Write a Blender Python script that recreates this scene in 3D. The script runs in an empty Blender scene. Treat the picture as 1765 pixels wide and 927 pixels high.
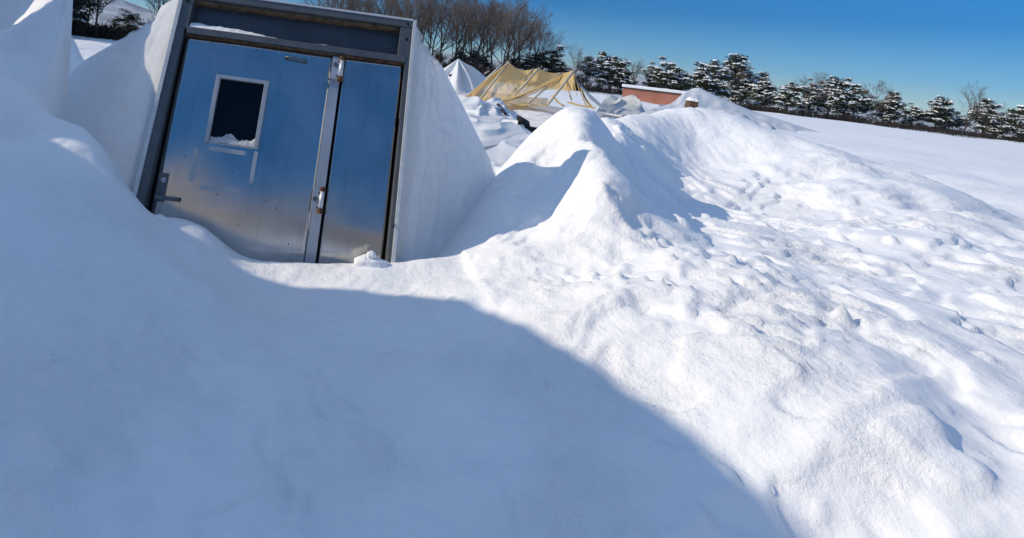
import bpy, bmesh, math, random
import numpy as np
from mathutils import Vector, Matrix

rad = math.radians
scene = bpy.context.scene
COL = scene.collection

# ------------------------------------------------------------------ camera
FPX, ROLL, PITCH = 1000.0, rad(6.8), math.atan(.012)
EYE = Vector((0, 0, 1.55))
cr, sr, cp, sp = math.cos(ROLL), math.sin(ROLL), math.cos(PITCH), math.sin(PITCH)
cam = bpy.data.cameras.new('camera')
cam.sensor_width = 36
cam.lens = FPX / 1765 * 36
cam.shift_x = (882.5 - 600) / 1765
cam.shift_y = -(463.5 - 107) / 1765
cam.clip_start, cam.clip_end = .05, 12000
camo = bpy.data.objects.new('camera', cam)
COL.objects.link(camo)
cx = Vector((cr, sp * sr, cp * sr))
cy = Vector((-sr, sp * cr, cp * cr))
cz = Vector((0, -cp, sp))
m = Matrix((cx, cy, cz)).transposed().to_4x4()
m.translation = EYE
camo.matrix_world = m
scene.camera = camo


def P(px, py, d):
    """point of the place that the photograph shows at (px, py), d metres ahead"""
    u, v = (px - 600) / FPX, -(py - 107) / FPX
    ur, vr = u * cr - v * sr, u * sr + v * cr
    f = cp + sp * vr
    return Vector((ur / f * d, d, EYE.z + (vr * cp - sp) / f * d))


def hz(px):
    return 95 + (px - 600) * math.tan(ROLL)


# ------------------------------------------------------------------ helpers
def tag(o, label=None, cat=None, group=None, kind=None):
    if label: o['label'] = label
    if cat: o['category'] = cat
    if group: o['group'] = group
    if kind: o['kind'] = kind
    return o


def empty(name, loc=(0, 0, 0), mat=None):
    o = bpy.data.objects.new(name, None)
    o.empty_display_size = .2
    if mat is not None: o.matrix_world = mat
    else: o.location = loc
    COL.objects.link(o)
    return o


def link(name, me, mat, parent=None, smooth=False):
    me.materials.append(mat)
    if smooth:
        me.polygons.foreach_set('use_smooth', [True] * len(me.polygons))
    o = bpy.data.objects.new(name, me)
    COL.objects.link(o)
    if parent is not None: o.parent = parent
    return o


def mesh_np(name, V, Fq, mat, parent=None, smooth=True):
    V = np.asarray(V, dtype=np.float32)
    Fq = np.asarray(Fq, dtype=np.int32)
    k = Fq.shape[1]
    me = bpy.data.meshes.new(name)
    me.vertices.add(len(V)); me.vertices.foreach_set('co', V.ravel())
    me.loops.add(Fq.size); me.loops.foreach_set('vertex_index', Fq.ravel())
    me.polygons.add(len(Fq))
    me.polygons.foreach_set('loop_start', np.arange(0, Fq.size, k, dtype=np.int32))
    me.polygons.foreach_set('loop_total', np.full(len(Fq), k, dtype=np.int32))
    me.update(calc_edges=True); me.validate()
    return link(name, me, mat, parent, smooth)


class MB:
    """collects shapes of one part"""
    def __init__(s): s.v, s.f = [], []

    def box(s, x0, x1, y0, y1, z0, z1):
        b = len(s.v)
        s.v += [(x, y, z) for z in (z0, z1) for y in (y0, y1) for x in (x0, x1)]
        s.f += [tuple(b + i for i in q) for q in
                ((0, 2, 3, 1), (4, 5, 7, 6), (0, 1, 5, 4), (2, 6, 7, 3), (0, 4, 6, 2), (1, 3, 7, 5))]

    def tube(s, pts, radii, n=8, cap=True):
        pts = [Vector(p) for p in pts]
        if not hasattr(radii, '__len__'): radii = [radii] * len(pts)
        rings = []
        for i, p in enumerate(pts):
            t = (pts[min(i + 1, len(pts) - 1)] - pts[max(i - 1, 0)])
            if t.length < 1e-9: t = Vector((0, 0, 1))
            t.normalize()
            a = t.cross(Vector((0, 0, 1)) if abs(t.z) < .9 else Vector((1, 0, 0))).normalized()
            b = t.cross(a)
            base = len(s.v)
            for k in range(n):
                w = 2 * math.pi * k / n
                s.v.append(tuple(p + (a * math.cos(w) + b * math.sin(w)) * radii[i]))
            rings.append(base)
        for i in range(len(rings) - 1):
            for k in range(n):
                k2 = (k + 1) % n
                s.f.append((rings[i] + k, rings[i] + k2, rings[i + 1] + k2, rings[i + 1] + k))
        if cap:
            s.f.append(tuple(rings[0] + k for k in reversed(range(n))))
            s.f.append(tuple(rings[-1] + k for k in range(n)))

    def ribbon(s, pts, w, axis=Vector((0, 0, 1)), th=.012):
        pts = [Vector(p) for p in pts]
        b = len(s.v)
        for i, p in enumerate(pts):
            t = (pts[min(i + 1, len(pts) - 1)] - pts[max(i - 1, 0)]).normalized()
            ww = w[i] if hasattr(w, '__len__') else w
            n = t.cross(axis)
            if n.length < 1e-6: n = Vector((1, 0, 0))
            n.normalize()
            q = t.cross(n).normalized() * ww / 2
            for sgn, off in ((1, th), (-1, th), (-1, -th), (1, -th)):
                s.v.append(tuple(p + q * sgn + n * off))
        for i in range(len(pts) - 1):
            for k in range(4):
                k2 = (k + 1) % 4
                s.f.append((b + i * 4 + k, b + i * 4 + k2, b + i * 4 + 4 + k2, b + i * 4 + 4 + k))
        e = b + (len(pts) - 1) * 4
        s.f.append((b + 3, b + 2, b + 1, b)); s.f.append((e, e + 1, e + 2, e + 3))

    def quad(s, *q):
        b = len(s.v); s.v += [tuple(p) for p in q]; s.f.append(tuple(range(b, b + len(q))))

    def build(s, name, mat, parent=None, smooth=False, bevel=0, raw=False):
        me = bpy.data.meshes.new(name)
        me.from_pydata(s.v, [], s.f)
        if raw: return link(name, me, mat, parent, smooth)
        bm = bmesh.new(); bm.from_mesh(me)
        bmesh.ops.recalc_face_normals(bm, faces=bm.faces[:])
        if bevel:
            bmesh.ops.bevel(bm, geom=[e for e in bm.edges if e.is_manifold and e.calc_face_angle(0) > .6],
                            offset=bevel, segments=2, profile=.6, affect='EDGES')
        bm.to_mesh(me); bm.free()
        return link(name, me, mat, parent, smooth)


def copy_tree(o, loc=None, rz=0, sc=1.0):
    c = o.copy(); COL.objects.link(c)
    if loc is not None:
        c.location = loc; c.rotation_euler = (0, 0, rz); c.scale = sc if hasattr(sc, '__len__') else (sc, sc, sc)
    for ch in list(o.children):
        k = ch.copy(); COL.objects.link(k); k.parent = c
        for g in list(ch.children):
            d = g.copy(); COL.objects.link(d); d.parent = k
    return c


# ------------------------------------------------------------------ noise
def _hash(ix, iy, seed):
    h = (ix.astype(np.int64) * 374761393 + iy.astype(np.int64) * 668265263 + seed * 974711) & 0xffffffff
    h = ((h ^ (h >> 13)) * 1274126177) & 0xffffffff
    return ((h ^ (h >> 16)) & 0xffff) / 65535.0


def vnoise(x, y, seed=0):
    ix, iy = np.floor(x), np.floor(y)
    fx, fy = x - ix, y - iy
    ang = lambda a, b: _hash(a, b, seed) * 2 * np.pi
    def g(a, b, dx, dy):
        t = ang(a, b); return np.cos(t) * dx + np.sin(t) * dy
    u = fx * fx * fx * (fx * (fx * 6 - 15) + 10); v = fy * fy * fy * (fy * (fy * 6 - 15) + 10)
    n00 = g(ix, iy, fx, fy); n10 = g(ix + 1, iy, fx - 1, fy)
    n01 = g(ix, iy + 1, fx, fy - 1); n11 = g(ix + 1, iy + 1, fx - 1, fy - 1)
    return (n00 * (1 - u) + n10 * u) * (1 - v) + (n01 * (1 - u) + n11 * u) * v


def fbm(x, y, oct=4, seed=0, gain=.5):
    r = 0; a = 1.0
    for k in range(oct):
        r = r + a * vnoise(x * 2 ** k + 17.3 * k, y * 2 ** k - 9.1 * k, seed + k); a *= gain
    return r


def sstep(x, a, b):
    t = np.clip((x - a) / (b - a), 0, 1); return t * t * (3 - 2 * t)


class TPS:
    def __init__(s, pts, lam=.002):
        A = np.array([tuple(p) for p in pts], float)
        s.c = A[:, :2]; n = len(A)
        K = s.k(np.linalg.norm(s.c[:, None] - s.c[None], axis=2)) + lam * np.eye(n)
        Q = np.hstack([np.ones((n, 1)), s.c])
        M = np.block([[K, Q], [Q.T, np.zeros((3, 3))]])
        s.w = np.linalg.solve(M, np.concatenate([A[:, 2], np.zeros(3)]))

    @staticmethod
    def k(r):
        r = np.maximum(r, 1e-9); return r * r * np.log(r)

    def __call__(s, x, y):
        z = s.w[-3] + s.w[-2] * x + s.w[-1] * y
        for (a, b), w in zip(s.c, s.w[:-3]):
            z = z + w * s.k(np.hypot(x - a, y - b))
        return z


# ------------------------------------------------------------------ materials
def mat(name):
    m = bpy.data.materials.new(name); m.use_nodes = True
    return m, m.node_tree.nodes, m.node_tree.links, m.node_tree.nodes['Principled BSDF']


def N(nodes, t, **kw):
    n = nodes.new(t)
    for k, v in kw.items():
        if k in n.inputs: n.inputs[k].default_value = v
        else: setattr(n, k, v)
    return n


def ramp(nodes, stops):
    r = nodes.new('ShaderNodeValToRGB')
    e = r.color_ramp.elements
    while len(e) < len(stops): e.new(.5)
    for i, (p, c) in enumerate(stops):
        e[i].position = p; e[i].color = (*c, 1)
    return r


def snow_mat(name, grain=1.0, tint=(.86, .87, .89), lumps=.5):
    m, n, l, b = mat(name)
    b.inputs['Base Color'].default_value = (*tint, 1)
    b.inputs['Roughness'].default_value = .55
    b.inputs['Specular IOR Level'].default_value = .25
    b.inputs['Subsurface Weight'].default_value = .0
    g = N(n, 'ShaderNodeNewGeometry')
    n1 = N(n, 'ShaderNodeTexNoise', Scale=7.0, Detail=6.0, Roughness=.6)
    n2 = N(n, 'ShaderNodeTexNoise', Scale=55.0, Detail=5.0, Roughness=.7)
    n3 = N(n, 'ShaderNodeTexNoise', Scale=320.0, Detail=2.0, Roughness=.6)
    for k in (n1, n2, n3): l.new(g.outputs['Position'], k.inputs['Vector'])
    n0_ = N(n, 'ShaderNodeTexNoise', Scale=.7, Detail=5.0, Roughness=.6); l.new(g.outputs['Position'], n0_.inputs['Vector'])
    b0 = N(n, 'ShaderNodeBump', Strength=.35, Distance=.25); l.new(n0_.outputs['Fac'], b0.inputs['Height'])
    b1 = N(n, 'ShaderNodeBump', Strength=lumps, Distance=.05); l.new(b0.outputs['Normal'], b1.inputs['Normal'])
    b2 = N(n, 'ShaderNodeBump', Strength=.45 * grain, Distance=.012)
    b3 = N(n, 'ShaderNodeBump', Strength=.5 * grain, Distance=.003)
    l.new(n1.outputs['Fac'], b1.inputs['Height'])
    l.new(n2.outputs['Fac'], b2.inputs['Height']); l.new(b1.outputs['Normal'], b2.inputs['Normal'])
    pm = N(n, 'ShaderNodeTexNoise', Scale=1.3, Detail=4.0, Roughness=.6); l.new(g.outputs['Position'], pm.inputs['Vector'])
    pr = N(n, 'ShaderNodeMapRange'); pr.inputs['From Min'].default_value = .38; pr.inputs['From Max'].default_value = .62
    pr.inputs['To Min'].default_value = .08; pr.inputs['To Max'].default_value = .75 * grain
    l.new(pm.outputs['Fac'], pr.inputs['Value']); l.new(pr.outputs['Result'], b2.inputs['Strength'])
    pr2 = N(n, 'ShaderNodeMapRange'); pr2.inputs['From Min'].default_value = .35; pr2.inputs['From Max'].default_value = .65
    pr2.inputs['To Min'].default_value = lumps * .25; pr2.inputs['To Max'].default_value = lumps * 1.3
    l.new(pm.outputs['Fac'], pr2.inputs['Value']); l.new(pr2.outputs['Result'], b1.inputs['Strength'])
    l.new(n3.outputs['Fac'], b3.inputs['Height']); l.new(b2.outputs['Normal'], b3.inputs['Normal'])
    l.new(b3.outputs['Normal'], b.inputs['Normal'])
    return m


def cloth_mat(name, c, rough=.5, trans=.25, bump=.4, scale=3.0, dirt=0.0):
    m, n, l, b = mat(name)
    b.inputs['Roughness'].default_value = rough
    b.inputs['Specular IOR Level'].default_value = .3
    g = N(n, 'ShaderNodeNewGeometry')
    mp = N(n, 'ShaderNodeMapping'); mp.inputs['Scale'].default_value = (1, .8, .45)
    l.new(g.outputs['Position'], mp.inputs['Vector'])
    n1 = N(n, 'ShaderNodeTexNoise', Scale=scale, Detail=5.0, Roughness=.55, Distortion=.6)
    l.new(mp.outputs['Vector'], n1.inputs['Vector'])
    n2 = N(n, 'ShaderNodeTexNoise', Scale=scale * 6, Detail=4.0, Roughness=.6)
    l.new(g.outputs['Position'], n2.inputs['Vector'])
    r = ramp(n, [(.3, tuple(k * (1 - dirt) for k in c)), (.6, c)])
    l.new(n2.outputs['Fac'], r.inputs['Fac'])
    l.new(r.outputs['Color'], b.inputs['Base Color'])
    bp = N(n, 'ShaderNodeBump', Strength=bump, Distance=.08)
    l.new(n1.outputs['Fac'], bp.inputs['Height'])
    bq = N(n, 'ShaderNodeBump', Strength=bump * .5, Distance=.02)
    l.new(n2.outputs['Fac'], bq.inputs['Height']); l.new(bp.outputs['Normal'], bq.inputs['Normal'])
    l.new(bq.outputs['Normal'], b.inputs['Normal'])
    if trans:
        t = N(n, 'ShaderNodeBsdfTranslucent'); l.new(r.outputs['Color'], t.inputs['Color'])
        mx = N(n, 'ShaderNodeMixShader'); mx.inputs[0].default_value = trans
        l.new(b.outputs[0], mx.inputs[1]); l.new(t.outputs[0], mx.inputs[2])
        l.new(mx.outputs[0], n['Material Output'].inputs['Surface'])
    return m


def simple(name, c, rough=.6, metal=0.0, var=.25, scale=20.0, bump=.2, spec=.4, c2=None):
    m, n, l, b = mat(name)
    b.inputs['Roughness'].default_value = rough
    b.inputs['Metallic'].default_value = metal
    b.inputs['Specular IOR Level'].default_value = spec
    tc = N(n, 'ShaderNodeTexCoord')
    t = N(n, 'ShaderNodeTexNoise', Scale=scale, Detail=5.0, Roughness=.65)
    l.new(tc.outputs['Object'], t.inputs['Vector'])
    r = ramp(n, [(.35, c2 or tuple(k * (1 - var) for k in c)), (.65, c)])
    l.new(t.outputs['Fac'], r.inputs['Fac']); l.new(r.outputs['Color'], b.inputs['Base Color'])
    bp = N(n, 'ShaderNodeBump', Strength=bump, Distance=.01)
    l.new(t.outputs['Fac'], bp.inputs['Height']); l.new(bp.outputs['Normal'], b.inputs['Normal'])
    return m


def metal_mat(name, base, rough, streak=1.0, metallic=.92):
    m, n, l, b = mat(name)
    b.inputs['Metallic'].default_value = metallic
    tc = N(n, 'ShaderNodeTexCoord')
    mp = N(n, 'ShaderNodeMapping'); mp.inputs['Scale'].default_value = (220, 30, 2.0)
    l.new(tc.outputs['Object'], mp.inputs['Vector'])
    br = N(n, 'ShaderNodeTexNoise', Scale=1.0, Detail=3.0, Roughness=.6)
    l.new(mp.outputs['Vector'], br.inputs['Vector'])
    st = N(n, 'ShaderNodeTexNoise', Scale=1.6, Detail=3.0, Roughness=.5)
    l.new(tc.outputs['Object'], st.inputs['Vector'])
    rr = N(n, 'ShaderNodeMapRange'); rr.inputs['To Min'].default_value = rough - .04; rr.inputs['To Max'].default_value = rough + .10
    l.new(st.outputs['Fac'], rr.inputs['Value']); l.new(rr.outputs['Result'], b.inputs['Roughness'])
    c0 = tuple(k * .66 for k in base)
    r = ramp(n, [(.3, c0), (.7, base)])
    mx = N(n, 'ShaderNodeMath', operation='MULTIPLY_ADD'); mx.inputs[1].default_value = .35 * streak; mx.inputs[2].default_value = .0
    ad = N(n, 'ShaderNodeMath', operation='ADD')
    l.new(br.outputs['Fac'], mx.inputs[0]); l.new(mx.outputs[0], ad.inputs[0])
    m2 = N(n, 'ShaderNodeMath', operation='MULTIPLY'); m2.inputs[1].default_value = .7
    l.new(st.outputs['Fac'], m2.inputs[0]); l.new(m2.outputs[0], ad.inputs[1])
    l.new(ad.outputs[0], r.inputs['Fac'])
    mw = N(n, 'ShaderNodeMapping'); mw.inputs['Scale'].default_value = (16, 16, .9); l.new(tc.outputs['Object'], mw.inputs['Vector'])
    ws = N(n, 'ShaderNodeTexNoise', Scale=1.0, Detail=4.0, Roughness=.7); l.new(mw.outputs['Vector'], ws.inputs['Vector'])
    wr_ = ramp(n, [(.36, (.68, .67, .66)), (.50, (1, 1, 1))]); l.new(ws.outputs['Fac'], wr_.inputs['Fac'])      # water streaks
    sc_ = N(n, 'ShaderNodeTexVoronoi', Scale=1.0, feature='DISTANCE_TO_EDGE')
    ms_ = N(n, 'ShaderNodeMapping'); ms_.inputs['Scale'].default_value = (3.1, 3, 7.3); ms_.inputs['Rotation'].default_value = (0, .5, 0)
    l.new(tc.outputs['Object'], ms_.inputs['Vector']); l.new(ms_.outputs['Vector'], sc_.inputs['Vector'])
    sr_ = ramp(n, [(.0, (1.25, 1.25, 1.25)), (.006, (1, 1, 1))]); l.new(sc_.outputs['Distance'], sr_.inputs['Fac'])      # scratches
    k1 = N(n, 'ShaderNodeMixRGB', blend_type='MULTIPLY'); k1.inputs[0].default_value = .28 * streak
    k2 = N(n, 'ShaderNodeMixRGB', blend_type='MULTIPLY'); k2.inputs[0].default_value = .25 * streak
    l.new(r.outputs['Color'], k1.inputs[1]); l.new(wr_.outputs['Color'], k1.inputs[2])
    l.new(k1.outputs[0], k2.inputs[1]); l.new(sr_.outputs['Color'], k2.inputs[2]); l.new(k2.outputs[0], b.inputs['Base Color'])
    bp = N(n, 'ShaderNodeBump', Strength=.05 * streak, Distance=.002)
    l.new(br.outputs['Fac'], bp.inputs['Height']); l.new(bp.outputs['Normal'], b.inputs['Normal'])
    return m


M = {}
M['snow'] = snow_mat('snow_near')
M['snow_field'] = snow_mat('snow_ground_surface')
# grit and footprints trodden into the snow round the netting
n_ = M['snow_field'].node_tree.nodes; l_ = M['snow_field'].node_tree.links; b_ = n_['Principled BSDF']
g_ = N(n_, 'ShaderNodeNewGeometry')
vm = N(n_, 'ShaderNodeVectorMath', operation='DISTANCE'); vm.inputs[1].default_value = (7.5, 22, 0)
l_.new(g_.outputs['Position'], vm.inputs[0])
mr = N(n_, 'ShaderNodeMapRange'); mr.inputs['From Min'].default_value = 5; mr.inputs['From Max'].default_value = 10; mr.inputs['To Min'].default_value = 1; mr.inputs['To Max'].default_value = 0
l_.new(vm.outputs['Value'], mr.inputs['Value'])
nz = N(n_, 'ShaderNodeTexNoise', Scale=3.2, Detail=6.0, Roughness=.75); l_.new(g_.outputs['Position'], nz.inputs['Vector'])
rr = ramp(n_, [(.34, (.60, .52, .43)), (.50, (.86, .84, .82))]); l_.new(nz.outputs['Fac'], rr.inputs['Fac'])
mxc = N(n_, 'ShaderNodeMixRGB'); mxc.inputs[1].default_value = (.86, .87, .89, 1)
l_.new(mr.outputs['Result'], mxc.inputs[0]); l_.new(rr.outputs['Color'], mxc.inputs[2])
# unseen berm behind the viewer, tinted tan for the door's warm reflected band
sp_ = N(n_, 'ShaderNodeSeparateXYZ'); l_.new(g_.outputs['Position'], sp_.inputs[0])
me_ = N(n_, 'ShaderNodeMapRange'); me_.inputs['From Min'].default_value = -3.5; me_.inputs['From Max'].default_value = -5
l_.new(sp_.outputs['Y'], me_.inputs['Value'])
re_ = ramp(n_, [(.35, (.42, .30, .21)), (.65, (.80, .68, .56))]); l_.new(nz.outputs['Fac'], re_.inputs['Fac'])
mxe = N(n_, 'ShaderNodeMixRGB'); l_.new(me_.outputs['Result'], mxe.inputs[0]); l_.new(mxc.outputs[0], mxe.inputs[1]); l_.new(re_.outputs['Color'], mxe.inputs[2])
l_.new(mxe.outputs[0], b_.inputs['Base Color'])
M['snow_small'] = snow_mat('snow_patch', lumps=.7)
M['snow_dirty'] = simple('dirty_crusted_snow', (.66, .66, .68), .7, 0, .4, 60, .8)
M['snow_tree'] = simple('snow_on_branches', (.85, .87, .9), .7, 0, .05, 3, .3)
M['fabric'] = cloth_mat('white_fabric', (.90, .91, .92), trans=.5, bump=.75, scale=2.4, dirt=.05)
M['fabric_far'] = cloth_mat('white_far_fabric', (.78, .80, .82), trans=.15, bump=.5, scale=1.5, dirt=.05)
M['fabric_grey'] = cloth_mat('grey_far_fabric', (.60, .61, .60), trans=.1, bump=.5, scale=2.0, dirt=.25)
M['door'] = metal_mat('brushed_door_metal', (.60, .60, .60), .145)
M['astragal'] = metal_mat('pale_strip_metal', (.60, .62, .66), .48, .5, .7)
M['frame'] = simple('grey_frame_steel', (.125, .135, .145), .5, .35, .25, 14, .15)
M['trim'] = simple('pale_edge_strip', (.62, .64, .64), .5, 0, .15, 18, .2)
M['rust'] = simple('rusty_steel', (.16, .07, .028), .85, 0, .6, 26, .5, c2=(.035, .016, .010))
M['rust_light'] = simple('tan_rust_streak', (.20, .13, .075), .85, 0, .6, 16, .4, c2=(.07, .04, .025))
M['panel'] = simple('dull_transom_sheet', (.075, .085, .10), .42, .5, .2, 5, .05)
M['white_metal'] = simple('white_hinge_barrel', (.66, .68, .70), .4, .3, .1, 30, .1)
M['dark'] = simple('dark_gap', (.012, .012, .014), .9, 0, .2, 10, 0)
M['hole'] = simple('black_hole', (.008, .008, .01), .9, 0, .2, 10, 0)
M['tape'] = simple('tape_residue', (.50, .52, .54), .55, .75, .12, 30, .1)
M['latch'] = simple('dull_latch_steel', (.17, .18, .19), .45, .7, .3, 30, .2)
M['win_frame'] = simple('window_aluminium', (.50, .51, .52), .45, .5, .15, 20, .1)
m_, n_, l_, b_ = mat('dark_window_glass')
b_.inputs['Base Color'].default_value = (.004, .006, .012, 1)
b_.inputs['Roughness'].default_value = .12; b_.inputs['Specular IOR Level'].default_value = .18
nz = N(n_, 'ShaderNodeTexNoise', Scale=9.0, Detail=3.0)
rz_ = ramp(n_, [(.3, (.004, .006, .011)), (.8, (.006, .009, .015))])
l_.new(nz.outputs['Fac'], rz_.inputs['Fac']); l_.new(rz_.outputs['Color'], b_.inputs['Base Color'])
M['glass'] = m_
M['bark'] = simple('grey_bark', (.075, .062, .052), .9, 0, .4, 2.0, .3)
M['twig'] = simple('brown_twigs', (.19, .145, .115), .9, 0, .35, .6, .1)
M['pine_bark'] = simple('pine_bark', (.07, .05, .038), .9, 0, .4, 3.0, .4)
M['needles'] = simple('pine_needles', (.050, .062, .030), .8, 0, .55, .5, .1)
M['needles_dark'] = simple('dark_needles', (.024, .030, .018), .8, 0, .5, .5, .1)
M['brush'] = simple('brown_brush', (.060, .042, .030), .95, 0, .6, .35, .1)
M['dry'] = simple('dry_oak_leaves', (.13, .06, .035), .9, 0, .5, .8, .1)
M['pole'] = simple('cream_pole', (.66, .56, .38), .6, 0, .25, 3.0, .1)
M['pole_grey'] = simple('pale_grey_pole', (.6, .6, .58), .6, 0, .2, 3.0, .1)
M['hem'] = cloth_mat('yellow_hem', (.72, .50, .18), .7, .2, .3, 4.0, .2)
M['timber'] = simple('weathered_timber', (.16, .085, .05), .85, 0, .5, 6.0, .4)
M['black'] = simple('black_rubber_edge', (.02, .02, .022), .7, 0, .3, 8.0, .2)

# yellow netting: fine open weave
m_, n_, l_, b_ = mat('yellow_netting')
g_ = N(n_, 'ShaderNodeNewGeometry')
nz = N(n_, 'ShaderNodeTexNoise', Scale=1.2, Detail=4.0, Roughness=.6)
l_.new(g_.outputs['Position'], nz.inputs['Vector'])
rr = ramp(n_, [(.3, (.76, .54, .24)), (.7, (.88, .67, .34))])
l_.new(nz.outputs['Fac'], rr.inputs['Fac']); l_.new(rr.outputs['Color'], b_.inputs['Base Color'])
b_.inputs['Roughness'].default_value = .75
tl = N(n_, 'ShaderNodeBsdfTranslucent'); l_.new(rr.outputs['Color'], tl.inputs['Color'])
mx1 = N(n_, 'ShaderNodeMixShader'); mx1.inputs[0].default_value = .35
l_.new(b_.outputs[0], mx1.inputs[1]); l_.new(tl.outputs[0], mx1.inputs[2])
tr = N(n_, 'ShaderNodeBsdfTransparent')
mx2 = N(n_, 'ShaderNodeMixShader')
mr = N(n_, 'ShaderNodeMapRange'); mr.inputs['To Min'].default_value = .58; mr.inputs['To Max'].default_value = .80
l_.new(nz.outputs['Fac'], mr.inputs['Value']); l_.new(mr.outputs['Result'], mx2.inputs[0])
l_.new(tr.outputs[0], mx2.inputs[1]); l_.new(mx1.outputs[0], mx2.inputs[2])
l_.new(mx2.outputs[0], n_['Material Output'].inputs['Surface'])
M['net'] = m_

# brick wall
m_, n_, l_, b_ = mat('red_brick')
tc = N(n_, 'ShaderNodeTexCoord')
mp = N(n_, 'ShaderNodeMapping'); mp.inputs['Rotation'].default_value = (rad(90), 0, 0)
l_.new(tc.outputs['Object'], mp.inputs['Vector'])
bt = N(n_, 'ShaderNodeTexBrick', Scale=1.0)
bt.inputs['Color1'].default_value = (.52, .12, .055, 1); bt.inputs['Color2'].default_value = (.40, .09, .045, 1)
bt.inputs['Mortar'].default_value = (.42, .33, .27, 1); bt.inputs['Mortar Size'].default_value = .012
bt.inputs['Brick Width'].default_value = .22; bt.inputs['Row Height'].default_value = .08
l_.new(mp.outputs['Vector'], bt.inputs['Vector'])
nz = N(n_, 'ShaderNodeTexNoise', Scale=.7, Detail=5.0)
l_.new(tc.outputs['Object'], nz.inputs['Vector'])
mxc = N(n_, 'ShaderNodeMixRGB', blend_type='MULTIPLY'); mxc.inputs[0].default_value = .5
rr = ramp(n_, [(.35, (.6, .55, .5)), (.65, (1.1, 1.05, 1))])
l_.new(nz.outputs['Fac'], rr.inputs['Fac'])
l_.new(bt.outputs['Color'], mxc.inputs[1]); l_.new(rr.outputs['Color'], mxc.inputs[2])
l_.new(mxc.outputs[0], b_.inputs['Base Color']); b_.inputs['Roughness'].default_value = .9
M['brick'] = m_

# far snowy wooded hill
m_, n_, l_, b_ = mat('far_wooded_hill')
g_ = N(n_, 'ShaderNodeNewGeometry')
nz = N(n_, 'ShaderNodeTexNoise', Scale=.006, Detail=8.0, Roughness=.7)
l_.new(g_.outputs['Position'], nz.inputs['Vector'])
rr = ramp(n_, [(.38, (.22, .25, .28)), (.62, (.60, .62, .64))])
l_.new(nz.outputs['Fac'], rr.inputs['Fac']); l_.new(rr.outputs['Color'], b_.inputs['Base Color'])
b_.inputs['Roughness'].default_value = 1; b_.inputs['Specular IOR Level'].default_value = 0
M['hill'] = m_

# ------------------------------------------------------------------ the door's pose
YAW, LEAN, TILT = rad(1.44), rad(19.69), rad(.996)
ORG = Vector((-1.282, 4.2737, 1.8905))
ex = Vector((math.cos(YAW), math.sin(YAW), 0)); n0 = Vector((math.sin(YAW), -math.cos(YAW), 0))
up = Vector((0, 0, 1)) * math.cos(LEAN) - n0 * math.sin(LEAN)
nn = n0 * math.cos(LEAN) + Vector((0, 0, 1)) * math.sin(LEAN)
ax = ex * math.cos(TILT) - up * math.sin(TILT)
az = up * math.cos(TILT) + ex * math.sin(TILT)
DOORM = Matrix((ax, -nn, az)).transposed().to_4x4(); DOORM.translation = ORG


def on_door(px, py, off=0.0):
    """point of the door's plane seen at (px,py), off metres towards the viewer"""
    r = P(px, py, 1) - EYE
    t = (ORG + nn * off - EYE).dot(nn) / r.dot(nn)
    return EYE + r * t


def W(u, v, y=0): return DOORM @ Vector((u, y, v))


# ------------------------------------------------------------------ terrain
near = []
# snow line along the foot of the door
for px, py in ((258, 374), (290, 374), (322, 380), (350, 391), (378, 414), (402, 437), (430, 450), (470, 454), (520, 456),
               (580, 458), (640, 455), (682, 456), (735, 451)):
    near.append(on_door(px, py, .03 if px > 270 else .08))
for u in np.linspace(.1, 1.75, 6):       # behind the door the snow stays just below that line
    near.append(Vector(W(u, -1.9, .55)) + Vector((0, 0, -.05)))
# left bank, lower slope
for a in ((250, 360, 3.5), (232, 336, 3.55), (200, 290, 3.68), (175, 252, 3.78), (150, 228, 3.9), (117, 214, 4.0), (90, 203, 4.08), (60, 172, 4.2),
          (30, 150, 4.25), (0, 135, 4.3),
          (300, 420, 3.3), (340, 470, 3.12), (380, 507, 3.0), (100, 300, 3.3), (0, 300, 3.0), (200, 400, 2.9), (100, 400, 2.7), (0, 400, 2.5),
          (0, 507, 2.2), (100, 507, 2.3), (200, 507, 2.5), (300, 507, 2.72), (0, 210, 3.75), (60, 230, 3.75), (160, 300, 3.45),
          (300, 700, 2.15), (0, 700, 1.9), (0, 927, 1.5), (300, 927, 1.62), (600, 927, 1.72), (600, 700, 2.4), (440, 600, 2.6),
          (300, 400, 3.45), (340, 430, 3.35)):
    near.append(P(*a))
for px, py, d in ((235, 338, 3.6), (200, 292, 3.7), (150, 230, 3.9), (117, 216, 4.0)):   # falls away behind the bank's edge
    q = P(px, py, d + .45); q.z -= .22; near.append(q)
    q = P(px, py, d + 1.3); q.z = min(q.z - .3, .35); near.append(q)
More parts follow.
